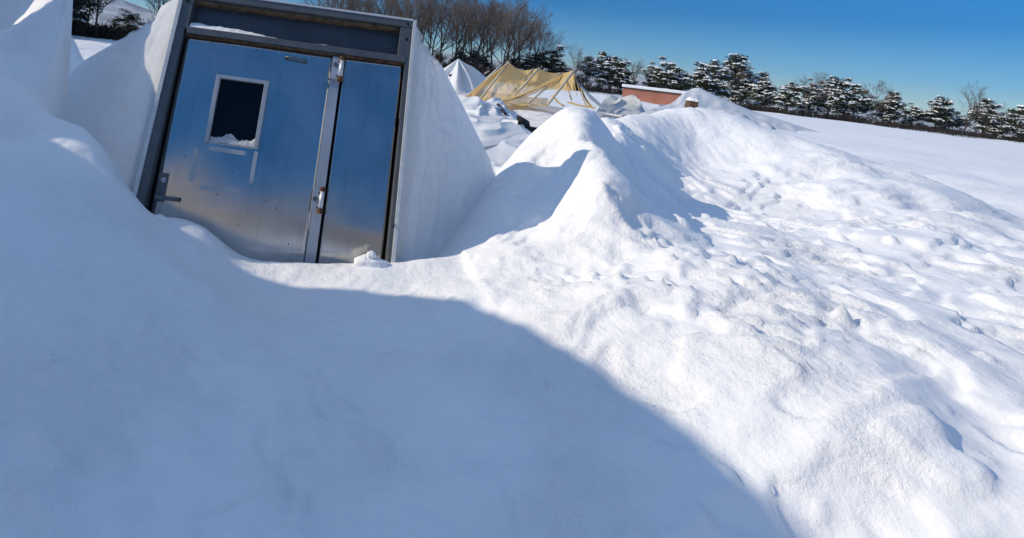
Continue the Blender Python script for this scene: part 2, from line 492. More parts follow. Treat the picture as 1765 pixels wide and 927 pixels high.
# lit foreground and the right mound (depths measured from the shadow line in the door's plane)
for a in ((500, 500, 3.42), (430, 500, 3.3), (600, 495, 3.45), (700, 482, 3.55), (800, 470, 3.6), (800, 507, 3.28), (900, 480, 3.42), (1000, 450, 3.42), (1000, 507, 3.0),
          (780, 440, 4.0), (828, 394, 4.2), (872, 342, 4.45), (924, 268, 4.78), (956, 220, 4.98), (976, 189, 5.08), (990, 188, 5.08),
          (1012, 195, 5.3), (1040, 208, 6.4), (1100, 214, 7.1), (1130, 206, 7.5), (1165, 193, 7.8), (1200, 191, 7.9), (1300, 208, 7.6),
          (1450, 258, 6.9), (1600, 318, 6.2), (1765, 392, 5.4),
          (840, 440, 3.70), (920, 413, 3.74), (1000, 370, 3.78), (1042, 338, 3.82),
          (885, 382, 4.12), (930, 342, 4.34), (950, 375, 4.02), (912, 320, 4.55), (962, 262, 4.72), (1002, 266, 4.32), (1028, 302, 4.04), (988, 228, 4.72), (975, 322, 4.22),
          (1090, 300, 5.2), (1150, 315, 5.8), (1200, 300, 6.5), (1150, 250, 6.9), (1058, 255, 5.5), (1200, 250, 7.2), (1090, 350, 4.5), (1200, 350, 5.4), (1140, 372, 4.5), (1085, 396, 3.72), (1130, 412, 3.65), (1200, 408, 3.85), (1100, 450, 3.3), (1200, 450, 3.2), (1200, 507, 2.82),
          (1400, 330, 5.7), (1400, 420, 4.2), (1400, 507, 2.95), (1400, 700, 2.05), (1765, 600, 2.6), (1765, 927, 1.65), (1200, 700, 2.12), (1000, 700, 2.2), (1000, 927, 1.75), (1400, 927, 1.7)):
    near.append(P(*a))
for t in ((1.15, 5.35, .12), (1.5, 5.9, .15), (2.1, 7.0, .3), (3.0, 8.4, .4), (4.0, 9.1, .4), (5.2, 9.2, .5), (6.6, 8.0, .5), (6.8, 4.6, .6),
          (2.2, 8.8, .05), (4.4, 10.5, .1), (.9, 7.0, .02), (0, 8, .0), (-1.5, 8, .05), (6.5, 2.2, .5), (3.5, .5, .1), (0, .3, .05), (-2, .3, .2), (0, -2, .05), (3, -2, .1), (-2.6, 9, .1)):
    near.append(Vector(t))
NEAR = TPS(near, .0015)
tall = [P(0, 135, 4.3), P(60, 165, 4.22), P(0, 60, 4.75), P(0, 0, 5.1), P(60, 60, 4.62), P(70, 100, 4.4), P(45, 30, 4.9)]
tall += [Vector(t) for t in ((-2.25, 4.75, 2.3), (-2.65, 5.25, 2.55), (-3.3, 6.6, 2.3), (-4.2, 8, 1.8), (-3.4, 5.4, 2.85), (-4.5, 5.6, 3.15), (-4.0, 4.4, 2.6), (-3.4, 4.35, 2.0), (-4.0, 4.1, 2.65), (-5, 4.15, 3.1), (-5, 4.6, 3.1), (-6, 4.4, 3.2), (-5, 3.2, 3.5), (-5.2, 2.6, 4.0), (-5, 1.6, 4.0),
                             (-6.5, 3.4, 3.6), (-5.5, 6.5, 2.6), (-4.2, 3.2, 2.0), (-3.3, 3.0, 1.1), (-3.0, 2.0, 1.3), (-2.3, 2.2, .7),
                             (-4.0, .8, 2.7), (-2.8, .8, 1.35), (-2, 1, .55), (-4, -1, 2.0), (-2.5, -1, 1.0), (-4, -4, .8), (-1.4, 3.2, .2), (-1.6, 3.9, .4), (-6.5, 2, 3.8), (-7.5, 5, 2.2), (-1.2, 2.0, .2), (-1.0, -1, .1))]
TALL = TPS(tall, .002)  # out-of-view hump at far left is added to throw shade over the foreground


def xcut(y):
    return np.interp(y, [3.5, 3.95, 4.15, 4.35, 4.6, 4.9, 5.2, 6.5, 8.5], [-1.0, -2.0, -2.20, -2.14, -2.16, -2.36, -2.54, -3.22, -4.25])


CREST = [(tuple(P(*a)[:2]), tuple(P(*b_)[:2]), h, w_) for a, b_, h, w_ in (
    ((945, 218, 4.95), (960, 290, 4.7), .02, .16), ((990, 245, 4.5), (1006, 284, 4.2), .05, .13), ((940, 340, 4.25), (1000, 274, 4.3), .06, .12),
    ((1000, 372, 3.78), (1042, 325, 3.84), .05, .14), ((1036, 342, 3.80), (1044, 328, 3.82), .055, .05), ((1040, 400, 3.65), (1075, 366, 3.75), .04, .12))]


def terrain(x, y):
    sh = np.shape(x); x = np.ravel(x); y = np.ravel(y)
    r = np.hypot(x, y - 3)
    z = fbm(x * .05, y * .05, 3, 5) * .35 + fbm(x * .35, y * .35, 4, 11) * .22 * sstep(r, 6, 14)
    z = z - .02 + .10 * sstep(y, 20, 60)
    c = r < 10.5
    xc, yc = x[c], y[c]
    wn = 1 - sstep(r[c], 7.2, 10.5)
    z[c] = z[c] * (1 - wn) + np.clip(NEAR(xc, yc), -.4, 1.9) * wn
    # tall bank at the left, cut off steeply on its right side
    c = (x < -.5) & (x > -13) & (y < 11.5) & (y > -8)
    xc, yc = x[c], y[c]
    jag = .05 * vnoise(yc * 5, xc * .7, 3) + .03 * vnoise(yc * 13, xc * 2, 4)
    k = 1 - sstep(xc - xcut(yc) - jag, -.10, .02)
    t = np.clip(TALL(xc, yc), -1, 4.2)
    t = t * (1 - .20 * np.exp(-((yc - 3.62 - .02 * (-5 - xc)) / .17) ** 2) * sstep(-xc, 3.0, 3.8) - .24 * np.exp(-((yc - 4.80 - .02 * (-2.7 - xc)) / .11) ** 2) * sstep(-xc, 2.75, 3.1))      # out-of-view notches added to the crest so sun reaches foreground and bank top
    wt = (1 - sstep(xc, -1.4, -.6)) * sstep(xc, -13, -7) * (1 - sstep(yc, 8, 11.5)) * sstep(yc, -8, -4)
    z[c] += k * np.maximum(t - z[c], 0) * wt
    # unseen berm added behind the camera to be reflected in the door leaves
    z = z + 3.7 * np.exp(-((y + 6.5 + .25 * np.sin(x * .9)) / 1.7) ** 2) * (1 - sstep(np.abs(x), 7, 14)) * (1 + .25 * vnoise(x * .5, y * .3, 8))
    # ragged crest of the right mound
    c = (np.abs(x - 1.5) < 3) & (np.abs(y - 3.6) < 2.6)
    xc, yc = x[c], y[c]
    for (x0, y0), (x1, y1), h_, w_ in CREST:
        dx, dy = x1 - x0, y1 - y0
        t = np.clip(((xc - x0) * dx + (yc - y0) * dy) / (dx * dx + dy * dy), 0, 1)
        sx, sy = xc - x0 - t * dx, yc - y0 - t * dy
        side = (sx * dy - sy * dx) / math.hypot(dx, dy)        # right of the crest falls steeper
        dd = np.hypot(sx, sy) / np.where(side > 0, w_ * .45, w_)
        z[c] += h_ * np.exp(-dd ** 1.5) * (.75 + .6 * vnoise(xc * 6, yc * 6, 83)) * np.sin(np.pi * (.15 + .7 * t))
    # relief
    c = r < 16
    xc, yc = x[c], y[c]
    wr = 1 - sstep(r[c], 9, 16)
    lum = fbm(xc * .8, yc * .8, 3, 21) * .07 + fbm(xc * 2.6, yc * 2.6, 3, 31) * .010
    wind = vnoise(xc * 2.2 + yc * .6, yc * 9 - xc * 1.5, 41) * .005 + sstep(-yc, -3.2, -2.6) * (fbm(xc * 1.5 + yc * .5, yc * 4.2 - xc * .8, 3, 43) * .030)
    rough = sstep(xc, .7, 1.5) * (1 - sstep(xc, 6.5, 8)) * sstep(yc, .8, 1.8) * (1 - sstep(yc, 6.2, 7.2))
    patch = sstep(vnoise(xc * .8 + 4, yc * .8, 55), -.05, .40)
    nl = fbm(xc * 1.3 + 9, yc * 1.3, 3, 57)
    lips = (sstep(nl, -.02, .012) + sstep(nl, .20, .23) + sstep(nl, -.26, -.235)) * .026      # edges of broken wind crust
    crust = fbm(xc * 1.9, yc * 1.9, 2, 51) * .05 + lips + patch * (fbm(xc * 9, yc * 9, 3, 61) * .020 + np.maximum(0, vnoise(xc * 6, yc * 6, 66) - .1) * .06)
    crust = crust + patch * np.maximum(0, vnoise(xc * 15, yc * 15, 67) - .30) * .14 + np.maximum(0, vnoise(xc * 8 + 3, yc * 8, 68) - .42) * .22
    flank = np.exp(-((xc - 1.72) / .36) ** 2 - ((yc - 4.5) / .42) ** 2)
    crust = crust + flank * (fbm(xc * 3.2, yc * 3.2, 3, 63) * .09 + np.maximum(0, vnoise(xc * 5, yc * 5, 64)) * .06)
    calm = 1 - .75 * (1 - sstep(np.hypot((xc + 2) / 1.8, (yc - 3.2) / 1.6), .6, 1.2))
    calm = np.maximum(calm, sstep(yc, 4.0, 4.4))
    crust = crust + (xc < -1.6) * sstep(yc, 4.0, 4.5) * (fbm(xc * 2.4, yc * 2.4, 4, 47) * .16 + np.abs(fbm(xc * 1.6 + 3, yc * 1.6, 2, 48)) * .12)
    atdoor = 1 - np.exp(-((yc - 3.66) / .35) ** 2) * (np.abs(xc + .4) < 1.3) * .75
    z[c] += wr * atdoor * calm * (lum + wind + np.maximum(rough, .5) * crust * (1 - .75 * np.exp(-((xc - 1.65) / .5) ** 2 - ((yc - 5.1) / .3) ** 2)))
    # trampled ground round the netting
    tr_ = sstep(y, 9, 13) * (1 - sstep(y, 40, 55)) * (1 - sstep(np.abs(x - 7), 12, 25))
    z = z + tr_ * (fbm(x * 1.6, y * 1.6, 3, 71) * .16)
    return z.reshape(sh)


def axis(a, b, step, lo, hi, g):
    mid = list(np.arange(a, b + 1e-6, step))
    left, s, x = [], step, a
    while x > lo: s *= g; x -= s; left.append(x)
    right, s, x = [], step, mid[-1]
    while x < hi: s *= g; x += s; right.append(x)
    return np.array(left[::-1] + mid + right)


X = axis(-3.6, 4.6, .022, -5000, 5000, 1.055)
Y = axis(1.3, 5.9, .018, -400, 7000, 1.045)
XX, YY = np.meshgrid(X, Y)
ZZ = terrain(XX, YY)
V = np.stack([XX, YY, ZZ], -1).reshape(-1, 3)
nx, ny = len(X), len(Y)
ii = (np.arange(ny - 1)[:, None] * nx + np.arange(nx - 1)[None]).ravel()
FQ = np.stack([ii, ii + 1, ii + nx + 1, ii + nx], 1)
fc = V[FQ].mean(1)


def inside(poly, p):
    x, y = p[:, 0], p[:, 1]; c = np.zeros(len(p), bool)
    n = len(poly)
    for i in range(n):
        x0, y0 = poly[i]; x1, y1 = poly[(i + 1) % n]
        if y0 == y1: continue
        c ^= ((y0 > y) != (y1 > y)) & (x < (x1 - x0) * (y - y0) / (y1 - y0) + x0)
    return c


def xy(*a): q = P(*a); return (q.x, q.y)


bankpoly = [xy(262, 372, 3.6), xy(300, 420, 3.3), xy(340, 470, 3.12), xy(380, 507, 3.0), xy(360, 600, 2.55), xy(200, 720, 2.0), xy(0, 800, 1.7), (-2.2, 1.0), (-3.0, -.2), (-9, -.2), (-9, 11), (-4.5, 11), (-4.1, 8.5), (-3.06, 6.5), (-2.4, 5.2), (-2.08, 4.68), (-1.98, 4.3), (-1.7, 4.1), (-1.35, 3.72)]
moundpoly = [xy(765, 442, 3.95), xy(800, 446, 3.8), xy(860, 452, 3.6), xy(960, 480, 3.3), xy(1060, 520, 2.85), xy(1200, 590, 2.5), xy(1400, 640, 2.3), xy(1765, 700, 2.2), (4.5, 1.6), (6.6, 2.0), (7.4, 8.2), (4.5, 8.9), (2.8, 7.9), (1.6, 6.1), (1.0, 4.9)]
mb, mm = inside(bankpoly, fc), inside(moundpoly, fc)


def sub(mask, name, mt='snow'):
    f = FQ[mask]; used, inv = np.unique(f, return_inverse=True)
    return mesh_np(name, V[used], inv.reshape(-1, 4), M[mt])


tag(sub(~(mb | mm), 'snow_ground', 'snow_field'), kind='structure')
tag(sub(mb, 'snow_bank'), 'tall shaded snow bank with a steep cut edge left of the metal doorway', 'snow bank')
tag(sub(mm, 'snow_mound'), 'big snow mound with sunlit ragged ridge right of the metal doorway', 'snow mound')


def hgt(x, y): return float(terrain(np.array([float(x)]), np.array([float(y)]))[0])


# far hills
hx = np.linspace(-4200, 5200, 240)
prof = np.interp(600 + hx / 3000 * 1000, [-800, 0, 120, 185, 220, 262, 420, 700, 900, 985, 1040, 1200, 1500, 2400],
                 [260, 250, 215, 160, 125, 98, 95, 70, 62, 78, 70, 40, 48, 60])
rows = []
for k, (fy, fh) in enumerate(((-500, 0), (-300, .38), (-140, .75), (0, 1), (400, .9), (1200, .2))):
    z = prof * fh + fbm(hx * .004, np.full_like(hx, k * 3.1), 4, 91) * 22 * (fh > 0) - (12 if fh == 0 else 0)
    rows.append(np.stack([hx, np.full_like(hx, 3000 + fy) - np.abs(hx) * .12, z], -1))
HV = np.concatenate(rows); nh = len(hx)
hi = (np.arange(5)[:, None] * nh + np.arange(nh - 1)[None]).ravel()
tag(mesh_np('hills', HV, np.stack([hi, hi + 1, hi + nh + 1, hi + nh], 1), M['hill']), kind='structure')

# ------------------------------------------------------------------ the doorway
D = empty('metal_doorway', mat=DOORM)
tag(D, 'leaning grey metal doorway with two brushed steel door leaves sunk in snow', 'doorway')
BOT = -2.45
b = MB(); b.box(.031, .107, .004, .13, -.30, -.058); b.box(.031, .088, .004, .13, BOT, -.30)
b.build('jamb', M['frame'], D, bevel=.004)
b = MB(); b.box(1.638, 1.724, .004, .13, -.30, -.058); b.box(1.694, 1.724, .004, .16, -.75, -.30); b.box(1.700, 1.724, .004, .16, BOT, -.75)
b.build('jamb', M['frame'], D, bevel=.003)
b = MB(); b.box(.031, 1.724, .0, .13, -.058, -.006); b.build('head_beam', M['frame'], D, bevel=.004)
b = MB(); b.box(.104, 1.641, .03, .135, -.079, -.060); b.build('head_reveal', M['rust_light'], D, bevel=.003)
b = MB(); b.box(.108, 1.637, .098, .108, -.283, -.080)
for x0, x1 in ((.109, .125), (1.620, 1.636)): b.box(x0, x1, .09, .097, -.283, -.081)
b.build('transom_panel', M['panel'], D)
b = MB(); b.box(.108, 1.694, .0, .125, -.335, -.286); b.build('lintel', M['frame'], D, bevel=.004)
b = MB(); b.box(.112, 1.690, .012, .04, -.352, -.336); b.build('rust_strip', M['rust'], D, bevel=.002)
b = MB(); b.box(.62, 1.30, .008, .03, -.3485, -.3365); b.build('rust_strip', M['rust_light'], D, bevel=.002)
for x0, x1 in ((.0, .029), (1.7265, 1.752)):
    b = MB(); b.box(x0, x1, -.006, .05, BOT, .004); b.build('edge_strip', M['trim'], D, bevel=.003)
b = MB(); b.box(.0295, 1.726, -.006, .05, -.0055, .010); b.build('edge_strip', M['trim'], D, bevel=.003)
b = MB(); b.box(.002, 1.750, .162, .20, BOT, -.30); b.build('shadow_gap_backing', M['dark'], D)


def disc(b, u, v, r, y0, y1, n=14):
    b.tube([(u, y0, v), (u, y1, v)], r, n)


for u, v, r in ((1.690, -.036, .010), (1.692, -.155, .011), (.066, -.058 - .03, .011)):
    b = MB(); disc(b, u, v, r, -.004, .006); b.build('bolt_hole', M['hole'], D)
b = MB(); disc(b, 1.712, -1.469, .013, -.012, .006, 8); b.build('bolt', M['latch'], D, bevel=.002)

# the two leaves hang from under the lintel and are pushed in at the foot
HINGE_V = -.352
LEAFROT = Matrix.Translation((0, .03, HINGE_V)) @ Matrix.Rotation(rad(3.6), 4, 'X')
LEN = 2.05


def foot(v, u):          # the sheets are buckled in a little towards the snow
    t = max(0, (-v - 1.16) / .27)
    t = min(t, 1.6)
    return .024 * t * t * (1 + .25 * math.sin(u * 5.0 + 1)) + .004 * math.sin(v * 3 + u * 2.2) + .0035 * math.sin(u * 6.1 - v * 4.0 + 1.3)


def leaf(name, u0, u1, hole=None, seed=0):
    us = sorted(set(list(np.linspace(u0, u1, 34)) + ([hole[0], hole[1]] if hole else [])))
    vs = sorted(set(list(np.linspace(-LEN, 0, 90)) + ([hole[2], hole[3]] if hole else [])))
    vv, ff, idx = [], [], {}
    for j, v in enumerate(vs):
        for i, u in enumerate(us):
            idx[i, j] = len(vv); vv.append((u, foot(v, u), v))
    for j in range(len(vs) - 1):
        for i in range(len(us) - 1):
            cu, cv = (us[i] + us[i + 1]) / 2, (vs[j] + vs[j + 1]) / 2
            if hole and hole[0] < cu < hole[1] and hole[2] < cv < hole[3]: continue
            ff.append((idx[i, j], idx[i + 1, j], idx[i + 1, j + 1], idx[i, j + 1]))
    o = mesh_np(name, vv, ff, M['door'], D)
    o.data.materials.append(M['dark']); so = o.modifiers.new('thickness', 'SOLIDIFY'); so.thickness = .04; so.offset = -1; so.material_offset_rim = 1
    o.matrix_parent_inverse = Matrix.Identity(4)
    o.matrix_local = LEAFROT
    return o


dv = lambda v: v - HINGE_V          # door plane v -> leaf v
WU0, WU1, WV0, WV1 = .375, .748, dv(-1.088), dv(-.603)
L = leaf('door_leaf', .113, 1.175, (WU0 + .012, WU1 - .012, WV0 + .012, WV1 - .012))
R = leaf('door_leaf', 1.262, 1.676, None, 3)
b = MB()
for k in range(30):
    v0, v1 = -LEN * k / 30, -LEN * (k + 1) / 30
    b.quad((1.1725, foot(v0, 1.17) - .010, v0), (1.2425, foot(v0, 1.17) - .010, v0), (1.2425, foot(v1, 1.17) - .010, v1), (1.1725, foot(v1, 1.17) - .010, v1))
    b.quad((1.2425, foot(v0, 1.17) - .010, v0), (1.2425, foot(v0, 1.17) + .03, v0), (1.2425, foot(v1, 1.17) + .03, v1), (1.2425, foot(v1, 1.17) - .010, v1))
    b.quad((1.1725, foot(v0, 1.17) - .010, v0), (1.1725, foot(v0, 1.17) - .001, v0), (1.1725, foot(v1, 1.17) - .001, v1), (1.1725, foot(v1, 1.17) - .010, v1))
A = b.build('astragal', M['astragal'], L)
b = MB()
b.quad((1.2425, .02, 0), (1.2515, .02, 0), (1.2515, .06, -LEN), (1.2425, .06, -LEN)); b.build('meeting_gap', M['dark'], L)
# window
fw = .030
b = MB()
def mitre(b, p, y0, y1):
    n = len(b.v)
    b.v += [(u, y0, v) for u, v in p] + [(u, y1, v) for u, v in p]
    b.f += [(n, n + 1, n + 2, n + 3), (n + 7, n + 6, n + 5, n + 4)] + [(n + i, n + 4 + i, n + 4 + (i + 1) % 4, n + (i + 1) % 4) for i in range(4)]
o_ = [(WU0, WV1), (WU1, WV1), (WU1, WV0), (WU0, WV0)]
i_ = [(WU0 + fw, WV1 - fw * .8), (WU1 - fw, WV1 - fw * .8), (WU1 - fw, WV0 + .008), (WU0 + fw, WV0 + .008)]
for k in range(4):
    k2 = (k + 1) % 4
    mitre(b, (o_[k], o_[k2], i_[k2], i_[k]), -.016 if k != 2 else -.006, .022)
WF = b.build('window_frame', M['win_frame'], L, bevel=.003)
b = MB(); b.box(WU0 + .014, WU1 - .014, .026, .031, WV0 + .014, WV1 - .014); b.build('window_pane', M['glass'], L)
# residue of four tape strips
for (u0, v0), (u1, v1), w in (((.331, -1.133), (.340, -1.358), .034), ((.415, -1.122), (.668, -1.125), .030), ((.407, -1.388), (.674, -1.374), .034), ((.739, -1.103), (.738, -1.322), .028)):
    b = MB()
    n = 8; horiz = abs(u1 - u0) > abs(v1 - v0)
    for k in range(n):
        q = []
        for t, s in ((k / n, -.5), ((k + 1) / n, -.5), ((k + 1) / n, .5), (k / n, .5)):
            u, v = u0 + (u1 - u0) * t, dv(v0 + (v1 - v0) * t)
            if horiz: v += s * w
            else: u += s * w
            q.append((u, foot(v, u) - .0022, v))
        b.quad(*q)
    b.build('tape_strip', M['tape'], L)
# pull handle
b = MB()
b.tube([(.842, -.002, dv(-.413)), (.842, -.03, dv(-.413)), (.86, -.036, dv(-.413)), (.962, -.036, dv(-.417)), (.98, -.03, dv(-.418)), (.98, -.002, dv(-.418))], .0075, 8)
b.build('pull_handle', M['latch'], L, True)
for u, v in ((.842, -.413), (.982, -.418)):
    b = MB(); disc(b, u, dv(v), .014, -.006, .0, 12); b.build('handle_rose', M['latch'], L, bevel=.002)
# latch at the lower left
b = MB(); b.box(.118, .185, -.012, -.0015, dv(-1.515), dv(-1.325)); b.build('latch_plate', M['latch'], L, bevel=.003)
b = MB(); disc(b, .158, dv(-1.372), .018, -.022, -.010, 16); disc(b, .158, dv(-1.372), .009, -.025, -.02, 10); b.build('lock_cylinder', M['astragal'], L, bevel=.0015)
b = MB(); b.box(.128, .286, -.05, -.032, dv(-1.502), dv(-1.474)); b.box(.136, .16, -.034, -.01, dv(-1.50), dv(-1.477)); b.build('latch_lever', M['latch'], L, bevel=.005)
# small screws and a dent mark
b = MB()
for u, v in ((.30, -.372), (.46, -.38), (.62, -.385), (.86, -1.42), (.60, -1.26), (.93, -1.46), (.70, -1.6), (1.0, -.9), (1.05, -1.68), (1.155, -1.45), (.53, -1.42), (.26, -1.2), (.75, -1.5), (.90, -.395)):
    disc(b, u, dv(v), .0042, foot(dv(v), u) - .003, foot(dv(v), u) + .002, 8)
b.build('screw_heads', M['dark'], L)
# hinges over the meeting line
for v0, v1, u in ((-.362, -.535, 1.243), (-1.289, -1.452, 1.228)):
    yy = .03 - .02 + (-v0 - .35) * math.tan(rad(3.6))
    b = MB(); b.tube([(u, yy - .012, v0 - .02), (u - .0015, yy - .010, v1 + .02)], .0165, 14); H = b.build('hinge', M['white_metal'], D, True)
    for va, vb in ((v0 + .004, v0 - .024), (v1 + .024, v1 - .006)):
        b = MB(); b.tube([(u, yy - .012, va), (u, yy - .012, vb)], .0205, 12); b.build('hinge_cap', M['rust'], H, bevel=.003)
    b = MB(); b.box(u - .066, u - .012, yy - .006, yy + .004, v1 + .005, v0 - .012); b.build('hinge_plate', M['astragal'], H, bevel=.001)
    for du, vv_, r in ((-.044, v0 - .06 if v0 > -1 else v0 - .078, .016), (-.022, v0 - .035, .006), (-.024, v1 + .03, .006)):
        b = MB(); b.tube([(u + du, yy - .018, vv_), (u + du, yy, vv_)], r, 12); b.tube([(u + du, yy - .022, vv_), (u + du, yy, vv_)], r * .5, 8)
        b.build('hinge_bolt', M['latch'], H, bevel=.001)


def drift(name, label, prof, y0, y1, seed, amp, parentm=DOORM, mat_=None, rough=1):
    """snow lying on a ledge of the doorway; prof = [(u, base v, height)]"""
    us = np.linspace(prof[0][0], prof[-1][0], 90)
    base = np.interp(us, [p[0] for p in prof], [p[1] for p in prof])
    h = np.interp(us, [p[0] for p in prof], [p[2] for p in prof])
    h = np.maximum(h + amp * rough * (fbm(us * 14, us * 0 + seed, 3, seed)) * (h > .002) * np.minimum(1, h / .01), .001)
    n = 10; vv = []
    for k in range(n + 1):
        t = k / n
        yy = y0 + (y1 - y0) * t
        zz = base + h * (math.sin(math.pi * .5 * min(1, t * 1.25 + .0)) ** .7) + amp * .35 * fbm(us * 30, us * 0 + k * .5 + seed, 2, seed + 5) * (0 < k)
        if k == 0: zz = base + .001
        vv.append(np.stack([us, np.full_like(us, yy), zz], -1))
    vv = np.concatenate(vv); q = (np.arange(n)[:, None] * 90 + np.arange(89)[None]).ravel()
    o = mesh_np(name, vv, np.stack([q, q + 1, q + 91, q + 90], 1), mat_ or M['snow_small'])
    o.matrix_world = parentm
    return tag(o, label, 'snow')


drift('snow_drift', 'long wedge of snow lying on the ledge above the door', [(.116, -.284, .055), (.16, -.284, .060), (.25, -.284, .052), (.40, -.284, .054), (.56, -.284, .042), (.70, -.284, .022), (.80, -.284, .004), (.83, -.284, .001)], .006, .094, 3, .010)
drift('snow_drift', 'tiny remnant of snow near the middle of the ledge above the door', [(1.02, -.284, .001), (1.06, -.284, .012), (1.10, -.284, .016), (1.18, -.284, .006), (1.24, -.284, .001)], .006, .07, 9, .004)
drift('snow_drift', 'crusty snow heaped along the bottom of the dark door window', [(WU0 + fw + .002, WV0 + .010, .040), (.45, WV0 + .010, .042), (.50, WV0 + .010, .052), (.54, WV0 + .010, .062), (.58, WV0 + .010, .054), (.62, WV0 + .010, .040), (.68, WV0 + .010, .044), (WU1 - fw - .002, WV0 + .010, .056)], -.002, .024, 15, .020, DOORM @ LEAFROT, M['snow_dirty'], rough=1.5)


# clod of snow at the foot of the right leaf
def clod(name, c, rx, ry, rz, label, seed, cat='snow'):
    me = bpy.data.meshes.new(name); bm = bmesh.new()
    bmesh.ops.create_icosphere(bm, subdivisions=4, radius=1)
    co = np.array([v.co[:] for v in bm.verts])
    k = 1 + .30 * fbm(co[:, 0] * 1.3 + seed, co[:, 1] * 1.3 + co[:, 2] * 1.1, 2, seed) + .05 * fbm(co[:, 0] * 5, co[:, 1] * 5 + co[:, 2] * 4, 2, seed + 3)
    for v, q in zip(bm.verts, k): v.co = Vector((v.co.x * rx * q, v.co.y * ry * q, v.co.z * rz * q))
    bm.to_mesh(me); bm.free()
    o = link(name, me, M['snow_small'], None, True); o.location = c
    return tag(o, label, cat)


q = on_door(640, 451, .06)
clod('snow_lump', q + Vector((0, 0, -.02)), .12, .05, .055, 'low heap of snow against the foot of the right door leaf', 4)
clod('snow_lump', q + Vector((-.004, .0, .042)), .030, .026, .026, 'small knob of snow perched on the heap at the foot of the right door leaf', 7)
q = P(1022, 474, 3.12); q.z = hgt(q.x, q.y)
clod('snow_lump', q + Vector((0, 0, .01)), .055, .06, .05, 'small block of snow standing alone in front of the big mound', 11)
q = P(270, 378, 3.55)
clod('snow_lump', q + Vector((0, 0, -.02)), .085, .07, .045, 'rounded sunlit cap of snow at the lower left corner of the door', 13)

# ------------------------------------------------------------------ fabric still fixed to the doorway
front, back = [], []
def addrow(n, f, g):
    for k in range(n):
        t = k / n
        front.append(f(t)); back.append(g(t))
def poly(pts):
    pts = [Vector(p) for p in pts]
    ts = [0]
    for a, c in zip(pts, pts[1:]): ts.append(ts[-1] + (c - a).length)
    ts = np.array(ts) / ts[-1]
    arr = np.array([p[:] for p in pts])
    return lambda t: Vector([float(np.interp(t, ts, arr[:, i])) for i in range(3)])


leftE = poly([(-3.3, 7.6, -.1), P(60, 230, 6.6), P(112, 142, 6.2), P(134, 113, 5.9), P(150, 101, 5.7), P(200, 72, 5.3)])
topL = P(262, 38, 4.95)
topE = poly([P(200, 72, 5.3), (-1.5, 5.9, 1.2), (-.6, 6.4, .6), (.3, 5.7, .7), P(760, 110, 4.50)])
rightE = poly([P(760, 110, 4.50), P(802, 190, 4.66), P(842, 270, 4.92), P(861, 312, 5.12), P(872, 350, 5.3), (1.62, 5.4, -.25)])
J = 72; T = 60
addrow(J, lambda t: W(-.002, BOT * (1 - t), .03), lambda t: leftE(t))
addrow(T, lambda t: W(1.752 * t, .008, .03), lambda t: topE(t))
addrow(J + 1, lambda t: W(1.754, .008 + BOT * t * J / (J) , .03), lambda t: rightE(min(1, t * (J + 1) / J)))
K = 70; ns = len(front)
fv = np.zeros((K + 1, ns, 3))
F_ = np.array([f[:] for f in front]); B_ = np.array([g[:] for g in back])
for k in range(K + 1):
    t = k / K
    fv[k] = F_ * (1 - t) + B_ * t
sI = np.linspace(0, 1, ns)[None].repeat(K + 1, 0); tI = np.linspace(0, 1, K + 1)[:, None].repeat(ns, 1)
du = np.gradient(fv, axis=1); dw = np.gradient(fv, axis=0)
nrm = np.cross(dw, du); nrm /= np.linalg.norm(nrm, axis=2, keepdims=True) + 1e-9
cen = np.array([-.4, 6, .3]); sgn = np.sign(((fv - cen) * nrm).sum(2, keepdims=True)); nrm *= sgn
env = np.sin(np.pi * np.clip(tI, 0, 1)) ** .8
sag = -.035 * env
wr = .022 * fbm(sI * 26, tI * 3.2, 3, 101) + .06 * np.abs(fbm(sI * 9 + tI * 3, tI * 2.0, 3, 111)) - .015
wr = wr + .022 * (1 - np.minimum(1, np.abs(fbm(sI * 11 + tI * 2.5, tI * 3.5 - sI * 4, 2, 117)) * 7))
edge = np.exp(-((sI - J / ns) / .035) ** 2) + np.exp(-((sI - (J + T) / ns) / .02) ** 2)
puff = .045 * np.exp(-((sI - (J / ns - .03)) / .035) ** 2) * (.4 + vnoise(tI * 7, sI * 3, 121)) * env
fold = .05 * np.sin(tI * 7 + sI * 60) * np.exp(-((sI - .12) / .05) ** 2) * env
fv += nrm * ((sag + (wr + fold) * env + puff))[..., None]
q = (np.arange(K)[:, None] * ns + np.arange(ns - 1)[None]).ravel()
tag(mesh_np('fabric_membrane', fv.reshape(-1, 3), np.stack([q, q + 1, q + ns + 1, q + ns], 1), M['fabric']),
    'sagging white fabric spread back from both sides of the leaning doorway', 'fabric')


# ------------------------------------------------------------------ collapsed fabrics in the middle distance
def sheet(name, corners, nu, nv, hfun, label, mat_, cat='fabric', th=0):
    a, b_, c, d = [Vector(k) for k in corners]     # near-left, near-right, far-right, far-left
    vs = []
    for j in range(nv + 1):
        t = j / nv
        for i in range(nu + 1):
            s = i / nu
            p = (a * (1 - s) + b_ * s) * (1 - t) + (d * (1 - s) + c * s) * t
            dx, dy, dz = hfun(s, t, p)
            vs.append((p.x + dx, p.y + dy, p.z + dz))
    q = (np.arange(nv)[:, None] * (nu + 1) + np.arange(nu)[None]).ravel()
    o = mesh_np(name, vs, np.stack([q, q + 1, q + nu + 2, q + nu + 1], 1), mat_)
    if th:
        so = o.modifiers.new('thickness', 'SOLIDIFY'); so.thickness = th
    return tag(o, label, cat)


def _g1(ix, iy, seed, dx, dy):
    h = (ix * 374761393 + iy * 668265263 + seed * 974711) & 0xffffffff
    h = ((h ^ (h >> 13)) * 1274126177) & 0xffffffff
    t = ((h ^ (h >> 16)) & 0xffff) / 65535.0 * 6.2831853
    return math.cos(t) * dx + math.sin(t) * dy


